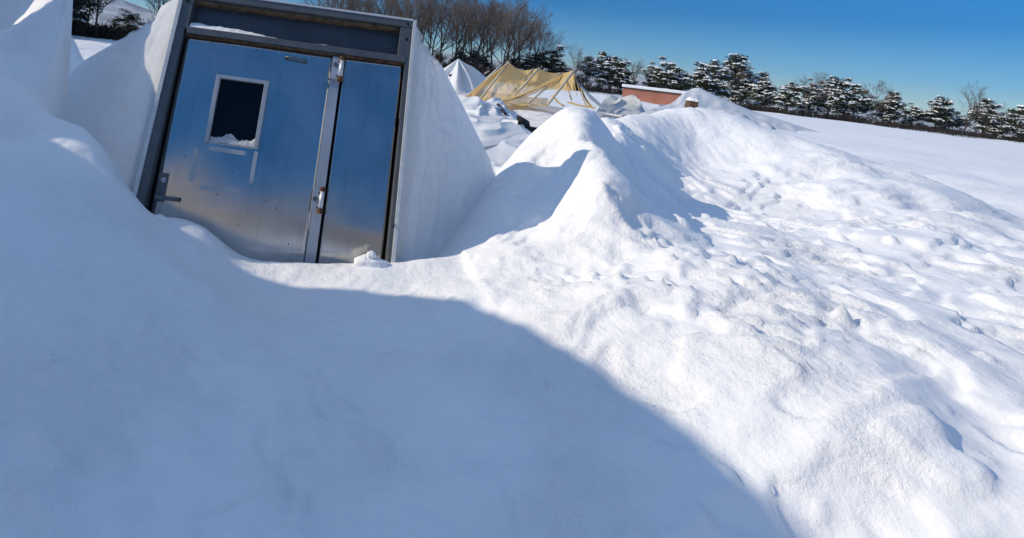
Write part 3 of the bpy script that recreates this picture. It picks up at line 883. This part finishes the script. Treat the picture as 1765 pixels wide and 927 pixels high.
def _n1(x, y, seed):
    ix, iy = math.floor(x), math.floor(y); fx, fy = x - ix, y - iy
    u = fx * fx * fx * (fx * (fx * 6 - 15) + 10); v = fy * fy * fy * (fy * (fy * 6 - 15) + 10)
    a = _g1(ix, iy, seed, fx, fy); b = _g1(ix + 1, iy, seed, fx - 1, fy)
    c = _g1(ix, iy + 1, seed, fx, fy - 1); d = _g1(ix + 1, iy + 1, seed, fx - 1, fy - 1)
    return (a * (1 - u) + b * u) * (1 - v) + (c * (1 - u) + d * u) * v


def S1(x, y, o, s):
    r, a = 0, 1.0
    for k in range(o):
        r += a * _n1(x * 2 ** k + 17.3 * k, y * 2 ** k - 9.1 * k, s + k); a *= .5
    return r


def ridg(x, y, s): return 1 - 2 * abs(S1(x, y, 3, s))


def gp(px, py, z=.1):
    r = P(px, py, 1) - EYE
    t = (z - EYE.z) / r.z
    return EYE + r * t


def folds(amp, fx, fy, seed, edge=.12):
    def f(s, t, p):
        w = min(1, min(s, 1 - s) / edge) * min(1, min(t, 1 - t) / edge)
        u = s * fx + .5 * S1(s * 2, t * 2, 2, seed + 1); v = t * fy + .4 * S1(s * 2 + 5, t * 2, 2, seed + 2)
        a = S1(u * .6, v * .6, 2, seed)
        b_ = (1 - min(1, abs(S1(u * .5 + v * .35, v * .9, 1, seed + 4)) * 4.2)) ** 1.5
        return (.2 * amp * a, 0, w * amp * (0.8 * a + .5 * b_) + .04)
    return f


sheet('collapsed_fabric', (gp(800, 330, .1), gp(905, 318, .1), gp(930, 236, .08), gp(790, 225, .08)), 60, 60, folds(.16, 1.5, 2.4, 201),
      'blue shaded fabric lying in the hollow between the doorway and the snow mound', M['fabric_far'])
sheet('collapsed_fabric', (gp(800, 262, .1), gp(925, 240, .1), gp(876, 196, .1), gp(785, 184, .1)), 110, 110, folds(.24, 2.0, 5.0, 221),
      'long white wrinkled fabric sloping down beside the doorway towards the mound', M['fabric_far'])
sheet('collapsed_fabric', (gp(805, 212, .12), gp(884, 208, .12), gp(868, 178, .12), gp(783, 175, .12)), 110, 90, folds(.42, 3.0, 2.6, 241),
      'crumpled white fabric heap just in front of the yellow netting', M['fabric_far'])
# upturned panel with black edge
a = [gp(862, 212, .15), gp(889, 222, .12)]
b = MB()
top = [P(867, 207, a[0].y), P(893, 208.5, a[1].y)]
b.v += [tuple(a[0]), tuple(a[1]), tuple(top[1]), tuple(top[0])] + [tuple(Vector(k) + Vector((.05, .14, .02))) for k in (a[0], a[1], top[1], top[0])]
b.f += [(0, 1, 2, 3), (7, 6, 5, 4), (0, 4, 5, 1), (1, 5, 6, 2), (2, 6, 7, 3), (3, 7, 4, 0)]
pn = b.build('torn_panel', M['fabric_far']); tag(pn, 'stiff upturned white panel with a black ragged end beside the trampled snow', 'panel')
b = MB(); b.tube([a[1] + Vector((.05, .05, -.05)), top[1] + Vector((.06, .05, .05)), top[1] + Vector((.3, .2, -.05)), a[1] + Vector((.45, .3, .0)), a[1] + Vector((1.1, .1, .02)), a[1] + Vector((1.6, .3, .02))], [.10, .13, .09, .1, .07, .04], 6)
b.build('ragged_edge', M['black'], pn)
b = MB(); b.tube([gp(871, 196, .3), P(861, 183, gp(871, 196, .3).y + 3), P(858, 180, gp(871, 196, .3).y + 4)], [.05, .06, .05], 6)
tag(b.build('cable', M['black']), 'dark cable curving over the crumpled fabric heap', 'cable')

# white pointed tent far behind
TD = 38
apex = P(790, 101, TD)
rim = [(736, 133, 37), (744, 160, 35.5), (765, 166, 35), (784, 165.5, 34.5), (805, 164, 34.8), (826, 160, 36), (846, 141, 38), (850, 138, 41), (800, 128, 44), (750, 124, 42)]
rv = [P(*r) for r in rim]
n = 120; K2 = 26; vv = []
rl = poly(rv + [rv[0]])
for k in range(K2 + 1):
    t = k / K2
    for i in range(n):
        a = i / n
        p = apex * (1 - t) + rl(a) * t
        f = math.sin(math.pi * min(1, t * 1.02)) if t < 1 else 0
        zz = -.30 * math.sin(math.pi * t) + f * .16 * S1(a * 17, t * 1.5, 3, 301) + f * .42 * math.sin(a * 2 * math.pi * 9 + .6 * math.sin(a * 31)) * (1 if .1 < a < .45 else .35)
        p = p + Vector((0, -.4 * zz, zz * .7))
        vv.append(p[:])
q = (np.arange(K2)[:, None] * n + np.arange(n)[None]); q2 = (np.arange(K2)[:, None] * n + (np.arange(n)[None] + 1) % n)
tent = mesh_np('pointed_tent', vv, np.stack([q.ravel(), q2.ravel(), (q2 + n).ravel(), (q + n).ravel()], 1), M['fabric_far'])
tag(tent, 'white pointed fabric tent with hanging folds behind the doorway', 'tent')
for p0, p1 in (((779, 128.5), (773, 131)),):
    b = MB(); b.tube([P(*p0, 35.9), P((p0[0] + p1[0]) / 2, (p0[1] + p1[1]) / 2, 35.6), P(*p1, 35.8)], [.03, .08, .02], 8); b.build('eyelet_tear', M['black'], tent, True)

# ------------------------------------------------------------------ the fallen netting shelter
NT = empty('netting_shelter', gp(900, 178, .1))
tag(NT, 'fallen yellow netting shelter propped on slanting cream poles', 'shelter')
inv = Matrix.Translation(-NT.location)


def np_(px, py, d): return inv @ P(px, py, d)


def gnet(px, py, lift=0): q = gp(px, py, .12 + lift); return inv @ q


TOPL = [(800, 170, 29.5), (838, 138, 31), (877, 107.5, 32.5), (889, 117, 32.8), (903, 121.5, 33), (915, 120, 33), (928, 117.5, 32.8), (938, 122, 33), (950, 125.5, 33.2), (968, 126, 33.5), (978, 124.5, 32.8), (990, 120.5, 31.6)]
FRONTL = [(800, 171, 29.4), (822, 173, 28.8), (845, 175, 28.4), (862, 177, 28), (885, 174, 28.2), (905, 168, 29.0), (925, 160, 29.8), (940, 155, 30.2), (955, 154, 30.4), (968, 156, 30.3), (978, 158, 30.4), (988, 156, 30.6)]
BACKL = [(803, 168, 33), (838, 141, 35), (870, 144, 36), (885, 148, 36.5), (900, 151, 36.5), (915, 152, 36.5), (928, 153, 36.5), (940, 154, 36.5), (955, 154, 36.5), (968, 153, 36), (980, 155, 35), (994, 157, 34)]


def netpatch(A, B, seed, K=18, nsub=72, name='netting'):
    fa, fb = poly([np_(*k) for k in A]), poly([np_(*k) for k in B])
    vv = []
    for k in range(K + 1):
        t = k / K
        for i in range(nsub + 1):
            s = i / nsub
            p = fa(s) * (1 - t) + fb(s) * t
            e = math.sin(math.pi * t)
            p = p + Vector((0, -.1 * e * S1(s * 9, t * 3, 2, seed), -.25 * e + .28 * e * S1(s * 8, t * 2, 3, seed + 3)))
            vv.append(p[:])
    q = (np.arange(K)[:, None] * (nsub + 1) + np.arange(nsub)[None]).ravel()
    return mesh_np(name, vv, np.stack([q, q + 1, q + nsub + 2, q + nsub + 1], 1), M['net'], NT)


netpatch(TOPL, FRONTL, 401)
netpatch(TOPL, BACKL, 411)
# low skirt of net lying along the ground
netpatch([(800, 168, 29.6), (850, 166, 30.5), (900, 166, 31), (945, 169, 30.5)], [(803, 173, 28.8), (862, 178, 28), (905, 179, 27.8), (943, 180, 27.9)], 421, 8, 40)
for pts, r, mt in (
        ([(877, 107, 32.4), (830, 168, 29.0)], .075, 'pole'),
        ([(919, 118.5, 33.0), (878, 166, 30.2)], .06, 'pole'),
        ([(930, 117, 32.6), (884, 168, 29.8)], .075, 'pole'),
        ([(970, 125.5, 33.4), (935, 147, 31.5), (900, 164, 29.4), (862, 175.5, 28.0)], .07, 'pole'),
        ([(991, 120, 31.5), (944, 180, 27.8)], .085, 'pole'),
        ([(943, 150, 30.6), (911, 177, 28.0)], .06, 'pole'),
        ([(864, 112.5, 35), (838, 136, 34)], .075, 'pole_grey'),
        ([(843, 122, 37), (835, 127, 36.8)], .05, 'pole_grey')):
    b = MB(); b.tube([np_(*k) for k in pts], r * .78, 8); b.build('pole', M[mt], NT, True)
for pts, w in (
        ([(877, 107.5, 32.3), (838, 138, 30.8), (800, 170, 29.2)], .22),
        ([(800, 171, 29.3), (822, 174, 28.6), (862, 178, 27.9)], .18),
        ([(862, 177.5, 27.9), (905, 161, 29.3), (940, 145, 31.3), (970, 128, 33.2)], .16),
        ([(990, 121, 31.5), (992, 135, 31), (1000, 158, 30), (1011, 184, 28.5)], .2),
        ([(988, 128, 31.6), (990, 146, 31), (994, 163, 30)], .12),
        ([(976, 133, 32), (978, 150, 31), (985, 172, 29)], .12),
        ([(980, 176, 28.8), (996, 181, 28.3), (1026, 186, 28)], .22),
        ([(952, 165, 30), (962, 176, 29), (972, 183, 28.4)], .12),
        ([(1001, 150, 31), (1008, 168, 30), (1020, 186, 28.2)], .2)):
    b = MB(); b.ribbon([np_(*k) for k in pts], w, Vector((.3, .9, .2))); b.build('net_hem', M['hem'], NT)
b = MB(); b.ribbon([np_(*k) for k in ((994, 140, 31), (1010, 158, 30.2), (1025, 174, 29), (1044, 189, 28))], [.15, .45, .55, .5], Vector((.3, .9, .2))); b.build('loose_sheet', M['fabric_grey'], NT)
b = MB(); b.ribbon([np_(*k) for k in ((862, 176, 28), (845, 177, 27.6), (872, 173, 28.4), (892, 168, 28.8))], .16, Vector((.3, .9, .2))); b.build('dark_edge', M['timber'], NT)

# crumpled grey sheet, fallen white roof and timber at the right
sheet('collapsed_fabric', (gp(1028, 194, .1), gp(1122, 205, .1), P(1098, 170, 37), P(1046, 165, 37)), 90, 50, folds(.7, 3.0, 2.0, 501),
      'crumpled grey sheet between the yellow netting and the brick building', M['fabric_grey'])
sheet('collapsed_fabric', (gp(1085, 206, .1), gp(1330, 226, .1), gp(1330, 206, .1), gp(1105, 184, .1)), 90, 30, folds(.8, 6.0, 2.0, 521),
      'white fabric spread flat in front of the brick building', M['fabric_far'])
rn = poly([P(1118, 188, 38), P(1200, 204, 38), P(1300, 222, 37), P(1430, 246, 36)])
rf = poly([P(1181, 158.5, 47), P(1194, 152, 48), P(1206, 151, 48), P(1246, 170, 47), P(1300, 192, 46), P(1425, 232, 44)])
vv = []
for j_ in range(31):
    t = j_ / 30
    for i_ in range(91):
        s_ = i_ / 90
        p = rn(s_) * (1 - t) + rf(s_) * t
        vv.append((p.x, p.y, p.z + (.18 * S1(s_ * 7, t * 2.5, 3, 541) - .30 * math.sin(math.pi * t)) * min(1, t * 5) * min(1, (1 - t) * 6)))
q = (np.arange(30)[:, None] * 91 + np.arange(90)[None]).ravel()
o = mesh_np('fallen_roof', vv, np.stack([q, q + 1, q + 92, q + 91], 1), M['fabric_far'])
sl = o.modifiers.new('thickness', 'SOLIDIFY'); sl.thickness = .05
tag(o, 'white fallen fabric roof sloping up at the right of the brick building', 'roof')
T0 = P(1194, 181, 24)
b = MB(); b.box(-.16, .16, -.15, .6, -.5, .16)
tm = b.build('timber_beam', M['timber'], bevel=.02); tm.location = T0; tm.rotation_euler = (0, rad(4), rad(-18))
tag(tm, 'short brown timber beam lying behind the crest of the snow mound', 'timber')
b = MB(); vv = []
for i in range(25):
    for j in range(9):
        s, t = i / 24, j / 8
        e = math.sin(math.pi * min(1, max(0, t))) ** .5 * min(1, min(s, 1 - s) * 9)
        vv.append((-.18 + .36 * s, -.18 + .8 * t, .162 + .13 * e * (1 + .5 * S1(s * 6, t * 2, 2, 561))))
q = (np.arange(24)[:, None] * 9 + np.arange(8)[None]).ravel()
o = mesh_np('snow_drift', vv, np.stack([q, q + 1, q + 10, q + 9], 1), M['snow_small']); o.location = T0; o.rotation_euler = tm.rotation_euler
tag(o, 'cap of snow on the brown timber beam', 'snow')

# ------------------------------------------------------------------ brick building
BL = P(1070.5, 178, 72); BL.z -= .25

BD = empty('brick_building', BL)
BD.rotation_euler = (0, 0, rad(-28))
tag(BD, 'low red brick building with a snow covered flat roof', 'building')
hB = (P(1077, 151.5, 72).z - BL.z); wB = 7.6
b = MB(); b.box(0, wB, 0, 9, -1.5, hB); b.build('wall', M['brick'], BD)
b = MB(); b.box(-.12, wB + .12, -.12, 9.12, hB + .003, hB + .10); b.build('fascia', M['black'], BD)
b = MB(); b.box(-.14, wB + .14, -.14, 9.14, hB + .103, hB + .48)
b.build('roof_snow', M['snow_tree'], BD, bevel=.12)
VT = P(1085, 176.5, 72)
vx = 1.05
b = MB(); b.box(vx - .34, vx + .34, -.05, .02, VT.z - BL.z - .25, VT.z - BL.z + .22); vent = b.build('vent', M['black'], BD, bevel=.02)
b = MB()
for k in range(4): b.box(vx - .28, vx + .28, -.075, -.052, VT.z - BL.z - .18 + k * .1, VT.z - BL.z - .13 + k * .1)
b.build('vent_slats', M['frame'], vent)


# ------------------------------------------------------------------ trees
def bare_tree(seed, h, spread, lean, low=.25):
    rnd = random.Random(seed)
    tr, tw = MB(), MB()
    def grow(p, d, ln, r, lev):
        n = 4 if lev < 2 else 3
        pts, rr = [p], [r]
        q = p.copy(); dd = d.copy()
        for k in range(n):
            dd = (dd + Vector((rnd.gauss(0, .10), rnd.gauss(0, .10), .07 if lev else .0))).normalized()
            q = q + dd * ln / n
            pts.append(q.copy()); rr.append(r * (1 - .55 * (k + 1) / n))
        (tr if lev < 3 else tw).tube(pts, rr, 5 if lev < 2 else 3, cap=False)
        if lev >= 5: return
        cnt = [8, 6, 5, 4, 3][lev]
        for k in range(cnt):
            lo = low if lev == 0 else .2
            t = min(lo + (1 - lo) * (k + rnd.random()) / cnt, .98)
            i = min(int(t * n), n - 1); f = t * n - i
            base = pts[i].lerp(pts[i + 1], f)
            td = (pts[i + 1] - pts[i]).normalized()
            side = Matrix.Rotation(rnd.uniform(0, 2 * math.pi), 3, td) @ td.orthogonal().normalized()
            ang = rnd.uniform(.5, 1.0) * spread
            nd = (td * math.cos(ang) + side * math.sin(ang)).normalized()
            nd = (nd + Vector((0, 0, .12 if lev < 2 else .03))).normalized()
            nl = ln * (rnd.uniform(.55, .85) * (1.1 - .55 * t) if lev == 0 else rnd.uniform(.38, .66) * (1.1 - .35 * t))
            nr = max(.0095, r * (1 - .55 * t) * rnd.uniform(.42, .66))
            grow(base, nd, nl, nr, lev + 1)
    grow(Vector((0, 0, -.3)), Vector((lean, 0, 1)).normalized(), h * .74, h * .0135, 0)
    root = empty('bare_tree')
    tr.build('trunk', M['bark'], root, raw=True); tw.build('crown', M['twig'], root, raw=True)
    return root


def pine_tree(seed, h, r, snowy=1.0, dark=False, base=.28):
    rnd = random.Random(seed)
    tr, cw, sn = MB(), MB(), MB()
    lx, ly = rnd.gauss(0, .05) * h, rnd.gauss(0, .03) * h
    cpt = lambda t: Vector((lx * t * t, ly * t * t, h * t - .3))
    tr.tube([cpt(k / 7) for k in range(8)], [h * .019 * (1 - .85 * k / 7) for k in range(8)], 6, cap=False)
    nb = 38
    for k in range(nb):
        t = base + (1 - base) * ((k + rnd.random()) / nb)
        s = (t - base) / (1 - base)
        env_ = (math.sin(math.pi * min(1, .18 + .78 * s)) ** .75) * (1 - .25 * s)
        ln = r * env_ * rnd.uniform(.4, 1.3) + .15
        az_ = k * 2.4 + rnd.gauss(0, .5)
        d = Vector((math.cos(az_), math.sin(az_), rnd.uniform(-.45, .55) + .35 * s))
        p0 = cpt(t); p1 = p0 + d * ln
        tr.tube([p0, p0.lerp(p1, .5) + Vector((0, 0, .05 * ln)), p1], [.06, .045, .02], 3, cap=False)
        nc = max(1, int(ln / .62))
        for c in range(nc):
            f = .35 + .65 * (c + .5 + rnd.gauss(0, .15)) / nc
            cc = p0.lerp(p1, f) + Vector((rnd.gauss(0, .25), rnd.gauss(0, .25), rnd.gauss(0, .3)))
            R_ = rnd.uniform(.45, .85)
            for j in range(46):
                v = Vector((rnd.gauss(0, 1), rnd.gauss(0, 1), rnd.gauss(0, .65))).normalized() * R_ * rnd.uniform(.35, 1.1)
                a = Vector((rnd.gauss(0, 1), rnd.gauss(0, 1), rnd.gauss(0, .7))).normalized() * rnd.uniform(.12, .24)
                w = a.orthogonal().normalized() * rnd.uniform(.03, .07)
                q = cc + v
                cw.quad(q - a - w, q + a - w, q + a + w, q - a + w)
            if rnd.random() < snowy:
                for j in range(rnd.randint(5, 12)):
                    a_ = rnd.uniform(0, 6.3); rr = R_ * math.sqrt(rnd.random()) * .85
                    q = cc + Vector((math.cos(a_) * rr, math.sin(a_) * rr, R_ * .55 * math.sqrt(max(0, 1 - (rr / R_) ** 2)) + .06))
                    s1, s2 = rnd.uniform(.13, .30), rnd.uniform(.08, .18)
                    t1 = Vector((math.cos(a_), math.sin(a_), -.45 * rr / R_)).normalized() * s1
                    t2 = Vector((-math.sin(a_), math.cos(a_), rnd.gauss(0, .2))).normalized() * s2
                    top_ = q + Vector((rnd.gauss(0, .05), rnd.gauss(0, .05), rnd.uniform(.08, .22)))
                    c4 = [q - t1 - t2, q + t1 - t2, q + t1 + t2, q - t1 + t2]
                    for e in range(4): sn.quad(c4[e], c4[(e + 1) % 4], top_)
    root = empty('pine_tree')
    tr.build('trunk', M['pine_bark'], root, raw=True)
    nf, off = len(cw.f), len(cw.v)          # needles and the snow they hold are one crown
    cw.v += sn.v; cw.f += [tuple(i + off for i in f) for f in sn.f]
    me = bpy.data.meshes.new('crown'); me.from_pydata(cw.v, [], cw.f)
    me.materials.append(M['needles_dark' if dark else 'needles']); me.materials.append(M['snow_tree'])
    me.polygons.foreach_set('material_index', [0] * nf + [1] * (len(cw.f) - nf))
    o = bpy.data.objects.new('crown', me); COL.objects.link(o); o.parent = root
    return root


ORD = ['first', 'second', 'third', 'fourth', 'fifth', 'sixth', 'seventh', 'eighth', 'ninth', 'tenth', 'eleventh', 'twelfth', 'thirteenth', 'fourteenth', 'fifteenth', 'sixteenth',
       'seventeenth', 'eighteenth', 'nineteenth', 'twentieth', 'twenty-first', 'twenty-second', 'twenty-third', 'twenty-fourth', 'twenty-fifth', 'twenty-sixth']
rnd = random.Random(5)
HT = 13.0
bare = [bare_tree(11, HT, .85, .02, .3), bare_tree(23, HT, .75, .08, .22), bare_tree(37, HT, .95, .05, .28), bare_tree(41, HT, .8, -.03, .35), bare_tree(59, HT, 1.0, .0, .2)]
used = [False] * 5
cnt = [0]


def put_bare(px, d, hpx, label, group, kind=None, lift=0):
    k = cnt[0] % 5 if kind is None else kind; cnt[0] += 1
    x = (px - 600) / FPX * d
    hpx *= 1.12
    x = P(px, hz(px) + 8, d).x
    z = hgt(x, d) if d < 300 else 0
    s = hpx / 1000 * d / HT
    loc, rz = (x, d, z - .1), rnd.uniform(-.6, .6)
    if not used[k]:
        o = bare[k]; used[k] = True
        o.location = loc; o.rotation_euler = (0, 0, rz); o.scale = (s, s, s)
    else: o = copy_tree(bare[k], loc, rz, s)
    return tag(o, label, 'tree', group)


row = [(548, 112, 118), (572, 106, 112), (596, 110, 116), (620, 104, 112), (645, 112, 118), (668, 106, 112), (690, 111, 118), (709, 104, 116), (727, 112, 122), (743, 103, 124), (758, 110, 120), (771, 106, 122),
       (795, 104, 116), (808, 110, 124), (821, 103, 126), (838, 108, 118), (856, 102, 126), (874, 110, 118), (893, 105, 122), (912, 109, 104), (934, 106, 88)]
for i, (px, d, hp) in enumerate(row):
    put_bare(px, d, hp, 'bare tree of the wood behind the doorway, %s trunk from the left' % ORD[i], 'bare trees of the far wood')
row2 = [(560, 122, 128), (586, 125, 124), (609, 121, 130), (636, 124, 126), (659, 122, 124), (683, 125, 128), (716, 121, 130), (737, 124, 122), (752, 122, 130), (784, 125, 124), (802, 121, 128), (830, 124, 118), (848, 122, 126), (866, 125, 116), (884, 121, 122), (902, 124, 108)]
for i, (px, d, hp) in enumerate(row2):
    put_bare(px, d, hp, 'bare tree in the back row of the wood, %s from the left' % ORD[i], 'bare trees of the far wood')
put_bare(978, 100, 66, 'small bare tree leaning right at the end of the wood above the netting', 'bare trees of the far wood', 1)
put_bare(1094, 118, 58, 'lone bare treetop sticking up left of the widest snowy pine', None, 3)
for px, d, hp, lb in ((150, 72, 130, 'dark bare tree close to the cut edge of the tall snow bank'), (168, 66, 140, 'thick dark trunked bare tree standing in the brush beyond the left field'),
                      (262, 60, 120, 'leaning many stemmed bare tree behind the left fabric slope'), (276, 66, 135, 'bare tree nearest the upper left corner of the doorway')):
    put_bare(px, d, hp, lb, 'bare trees beyond the left field')
for i, (px, d, hp) in enumerate(((1268, 120, 62), (1390, 118, 74), (1510, 124, 66), (1655, 118, 78))):
    put_bare(px, d, hp, 'bare tree among the pines, %s right of the brick building' % ORD[i], 'bare trees among the right hand pines')
# trees out of frame at the left whose shadows stripe the field
for i, (x, y) in enumerate(((-22.5, 42), (-19.5, 36), (-16.5, 30), (-13.8, 25))):
    o = copy_tree(bare[i], (x, y, 0), i * 1.1, .75)
    tag(o, 'bare tree beside the left field, %s counting from the farthest' % ORD[i], 'tree', 'bare trees at the left edge of the field')

pines = [pine_tree(3, 8, 2.0, .85, False, .30), pine_tree(5, 8, 2.4, .8, False, .22), pine_tree(8, 8, 3.3, .85, False, .12), pine_tree(13, 8, 2.6, .25, True, .10)]
pused = [False] * 4


def put_pine(px, d, toppx, k, label, group, sx=1.0, basepx=None):
    q = P(px, hz(px) + 8, d)
    top = P(px, toppx, d).z
    z = hgt(q.x, d)
    s = (top - z) / 8
    sx *= 1.22
    loc, rz = (q.x, d, z), rnd.uniform(0, 6.28)
    if not pused[k]:
        o = pines[k]; pused[k] = True
        o.location = loc; o.rotation_euler = (0, 0, rz); o.scale = (s * sx, s * sx, s)
    else: o = copy_tree(pines[k], loc, rz, (s * sx, s * sx, s))
    return tag(o, label, 'tree', group)


G1, G2 = 'snowy pines at the right', 'dark conifers in the wood'
put_pine(953, 104, 84, 3, 'dark conifer lightly dusted with snow just right of the bare wood', G2, .95)
put_pine(1009, 122, 98, 0, 'slim snowy pine nearest the right peak of the netting', G1, .9)
put_pine(1031, 126, 91, 0, 'tallest snowy pine of the clump right of the netting', G1, 1.0)
put_pine(1051, 120, 98, 1, 'broad snowy pine with leaning trunk right of the tallest pine', G1, 1.05)
put_pine(1070, 128, 117, 1, 'short snowy pine filling the right flank of the clump by the netting', G1, 1.0)
put_pine(1083, 124, 132, 2, 'low snowy pine directly behind the left corner of the brick building', G1, .8)
put_pine(1124, 122, 114, 2, 'left of the two wide snowy pines above the brick roof', G1, .95)
put_pine(1150, 118, 107, 2, 'wide high snowy pine above the middle of the brick roof', G1, 1.0)
put_pine(1167, 126, 120, 1, 'snowy pine on the right flank of the wide pine above the brick roof', G1, 1.0)
put_pine(1194, 122, 123, 2, 'snowy pine standing above the fallen white roof', G1, .9)
dk = [(752, 112, 88), (790, 106, 86), (812, 112, 84), (830, 106, 96), (884, 110, 98), (905, 104, 94), (925, 108, 90)]
for i, (px, d, tp) in enumerate(dk):
    put_pine(px, d, tp, 3, 'low dark conifer among the bare trunks, %s from the left' % ORD[i], G2, 1.2)
for i, (x, y) in enumerate(((-34, 67), (-32.5, 63), (-31, 59), (-29.5, 55.5), (-28, 52))):
    o = copy_tree(pines[3], (x, y, 0), i * 1.3, (1.5, 1.5, 1.25))
    tag(o, 'dark conifer beside the left field, %s counting from the farthest' % ORD[i], 'tree', 'dark conifers at the left edge of the field')
put_pine(221, 84, 19, 3, 'dark round evergreen shrub in the brush beyond the left field', None, 1.6)
ext = [(1222, 118, 120, 1), (1248, 124, 112, 0), (1280, 120, 134, 2), (1306, 126, 126, 0), (1330, 120, 140, 2), (1362, 118, 132, 1), (1385, 126, 150, 2), (1420, 120, 148, 1), (1447, 126, 140, 0), (1480, 122, 160, 2), (1515, 118, 162, 1),
       (1545, 126, 154, 0), (1580, 120, 172, 2), (1612, 124, 166, 1), (1645, 118, 180, 2), (1680, 126, 172, 0), (1712, 120, 184, 1), (1748, 122, 196, 2), (1775, 118, 190, 1)]
for i, (px, d, tp, k) in enumerate(ext):
    px += rnd.uniform(-14, 14); tp += rnd.choice((-16, -8, 0, 5, 10)); d += rnd.uniform(-6, 14)
    put_pine(px, d, tp, k, 'snowy pine in the far row, %s right of the fallen roof' % ORD[i], 'snowy pines beyond the mound', rnd.uniform(.85, 1.15))

# brush under the wood: one uncountable mass
rb = random.Random(77)
b = MB()
def brush(px0, px1, d0, d1, hm, cnt_):
    for _ in range(cnt_):
        px = rb.uniform(px0, px1); d = rb.uniform(d0, d1)
        q = P(px, hz(px) + 8, d); x = q.x; z = 0.0
        hh = hm * rb.uniform(.5, 1.15)
        for j in range(9):
            a = Vector((rb.gauss(0, .35), rb.gauss(0, .35), 1)).normalized()
            p = Vector((x + rb.gauss(0, .5), d + rb.gauss(0, .5), z - .1))
            ln = hh * rb.uniform(.5, 1)
            w = Vector((rb.uniform(.02, .05), 0, 0))
            e = p + a * ln
            b.quad(p - w, p + w, e + w * .3, e - w * .3)
            for m_i in range(4):
                f = rb.uniform(.3, 1); o0 = p + a * ln * f
                dd = Vector((rb.gauss(0, 1), rb.gauss(0, 1), rb.uniform(.1, 1))).normalized() * rb.uniform(.2, .6)
                w2 = Vector((rb.uniform(.02, .06), 0, rb.uniform(0, .05)))
                b.quad(o0 - w2, o0 + w2, o0 + dd + w2 * .4, o0 + dd - w2 * .4)
brush(545, 1000, 96, 112, 3.6, 620)
brush(120, 330, 66, 82, 2.1, 420)
brush(1000, 1790, 112, 130, 2.0, 520)
tag(b.build('brush', M['brush'], raw=True), 'dark tangle of brush along the foot of the distant trees', 'brush', None, 'stuff')

# ------------------------------------------------------------------ thin winter haze over the valley
m_, n_, l_, b_ = mat('thin_haze')
n_.remove(b_)
pv = N(n_, 'ShaderNodeVolumePrincipled'); pv.inputs['Color'].default_value = (.70, .85, 1, 1); pv.inputs['Density'].default_value = .00005; pv.inputs['Anisotropy'].default_value = .2
l_.new(pv.outputs[0], n_['Material Output'].inputs['Volume'])
b = MB(); b.box(-5600, 5600, -600, 7600, -25, 330)
tag(b.build('haze', m_), kind='stuff')

# ------------------------------------------------------------------ light
SUN_AZ, SUN_EL = rad(89), rad(30)      # azimuth measured from the view direction towards the left
s_dir = Vector((-math.cos(SUN_EL) * math.sin(SUN_AZ), math.cos(SUN_EL) * math.cos(SUN_AZ), math.sin(SUN_EL)))
sun = bpy.data.lights.new('sun', 'SUN'); sun.energy = 3.7; sun.angle = rad(.5); sun.color = (1, .86, .66)
so = bpy.data.objects.new('sun', sun); COL.objects.link(so)
so.rotation_euler = s_dir.to_track_quat('Z', 'Y').to_euler()
so.location = s_dir * 50
w = bpy.data.worlds.new('World'); scene.world = w; w.use_nodes = True
wn = w.node_tree.nodes; wl = w.node_tree.links
sky = wn.new('ShaderNodeTexSky'); sky.sky_type = 'NISHITA'; sky.sun_disc = False
sky.sun_elevation = SUN_EL; sky.sun_rotation = math.atan2(s_dir.x, s_dir.y)
sky.altitude = 300; sky.air_density = 1.0; sky.dust_density = .3; sky.ozone_density = 3.0
# clear, deep blue winter sky: palest at the horizon, deepest through the lower half
tcw = wn.new('ShaderNodeTexCoord'); sx = wn.new('ShaderNodeSeparateXYZ')
wl.new(tcw.outputs['Generated'], sx.inputs[0])
rp = ramp(wn, [(0, (.58, .72, .84)), (.05, (.24, .46, .70)), (.12, (.06, .31, .58)), (.32, (.08, .52, .84)), (.52, (.11, .50, .80)), (.68, (1.1, 1.2, 1.2)), (.88, (3.3, 2.55, 1.95))])
wl.new(sx.outputs['Z'], rp.inputs['Fac'])
tint = wn.new('ShaderNodeMixRGB'); tint.blend_type = 'MULTIPLY'; tint.inputs[0].default_value = 1
wl.new(rp.outputs['Color'], tint.inputs[2])
wl.new(sky.outputs[0], tint.inputs[1]); wl.new(tint.outputs[0], wn['Background'].inputs['Color']); wn['Background'].inputs['Strength'].default_value = .15

scene.view_settings.view_transform = 'Standard'; scene.view_settings.look = 'None'
scene.view_settings.exposure = 0; scene.view_settings.gamma = 1
scene.cycles.use_denoising = True
scene.cycles.max_bounces = 6; scene.cycles.transparent_max_bounces = 12
scene.cycles.sample_clamp_indirect = 6
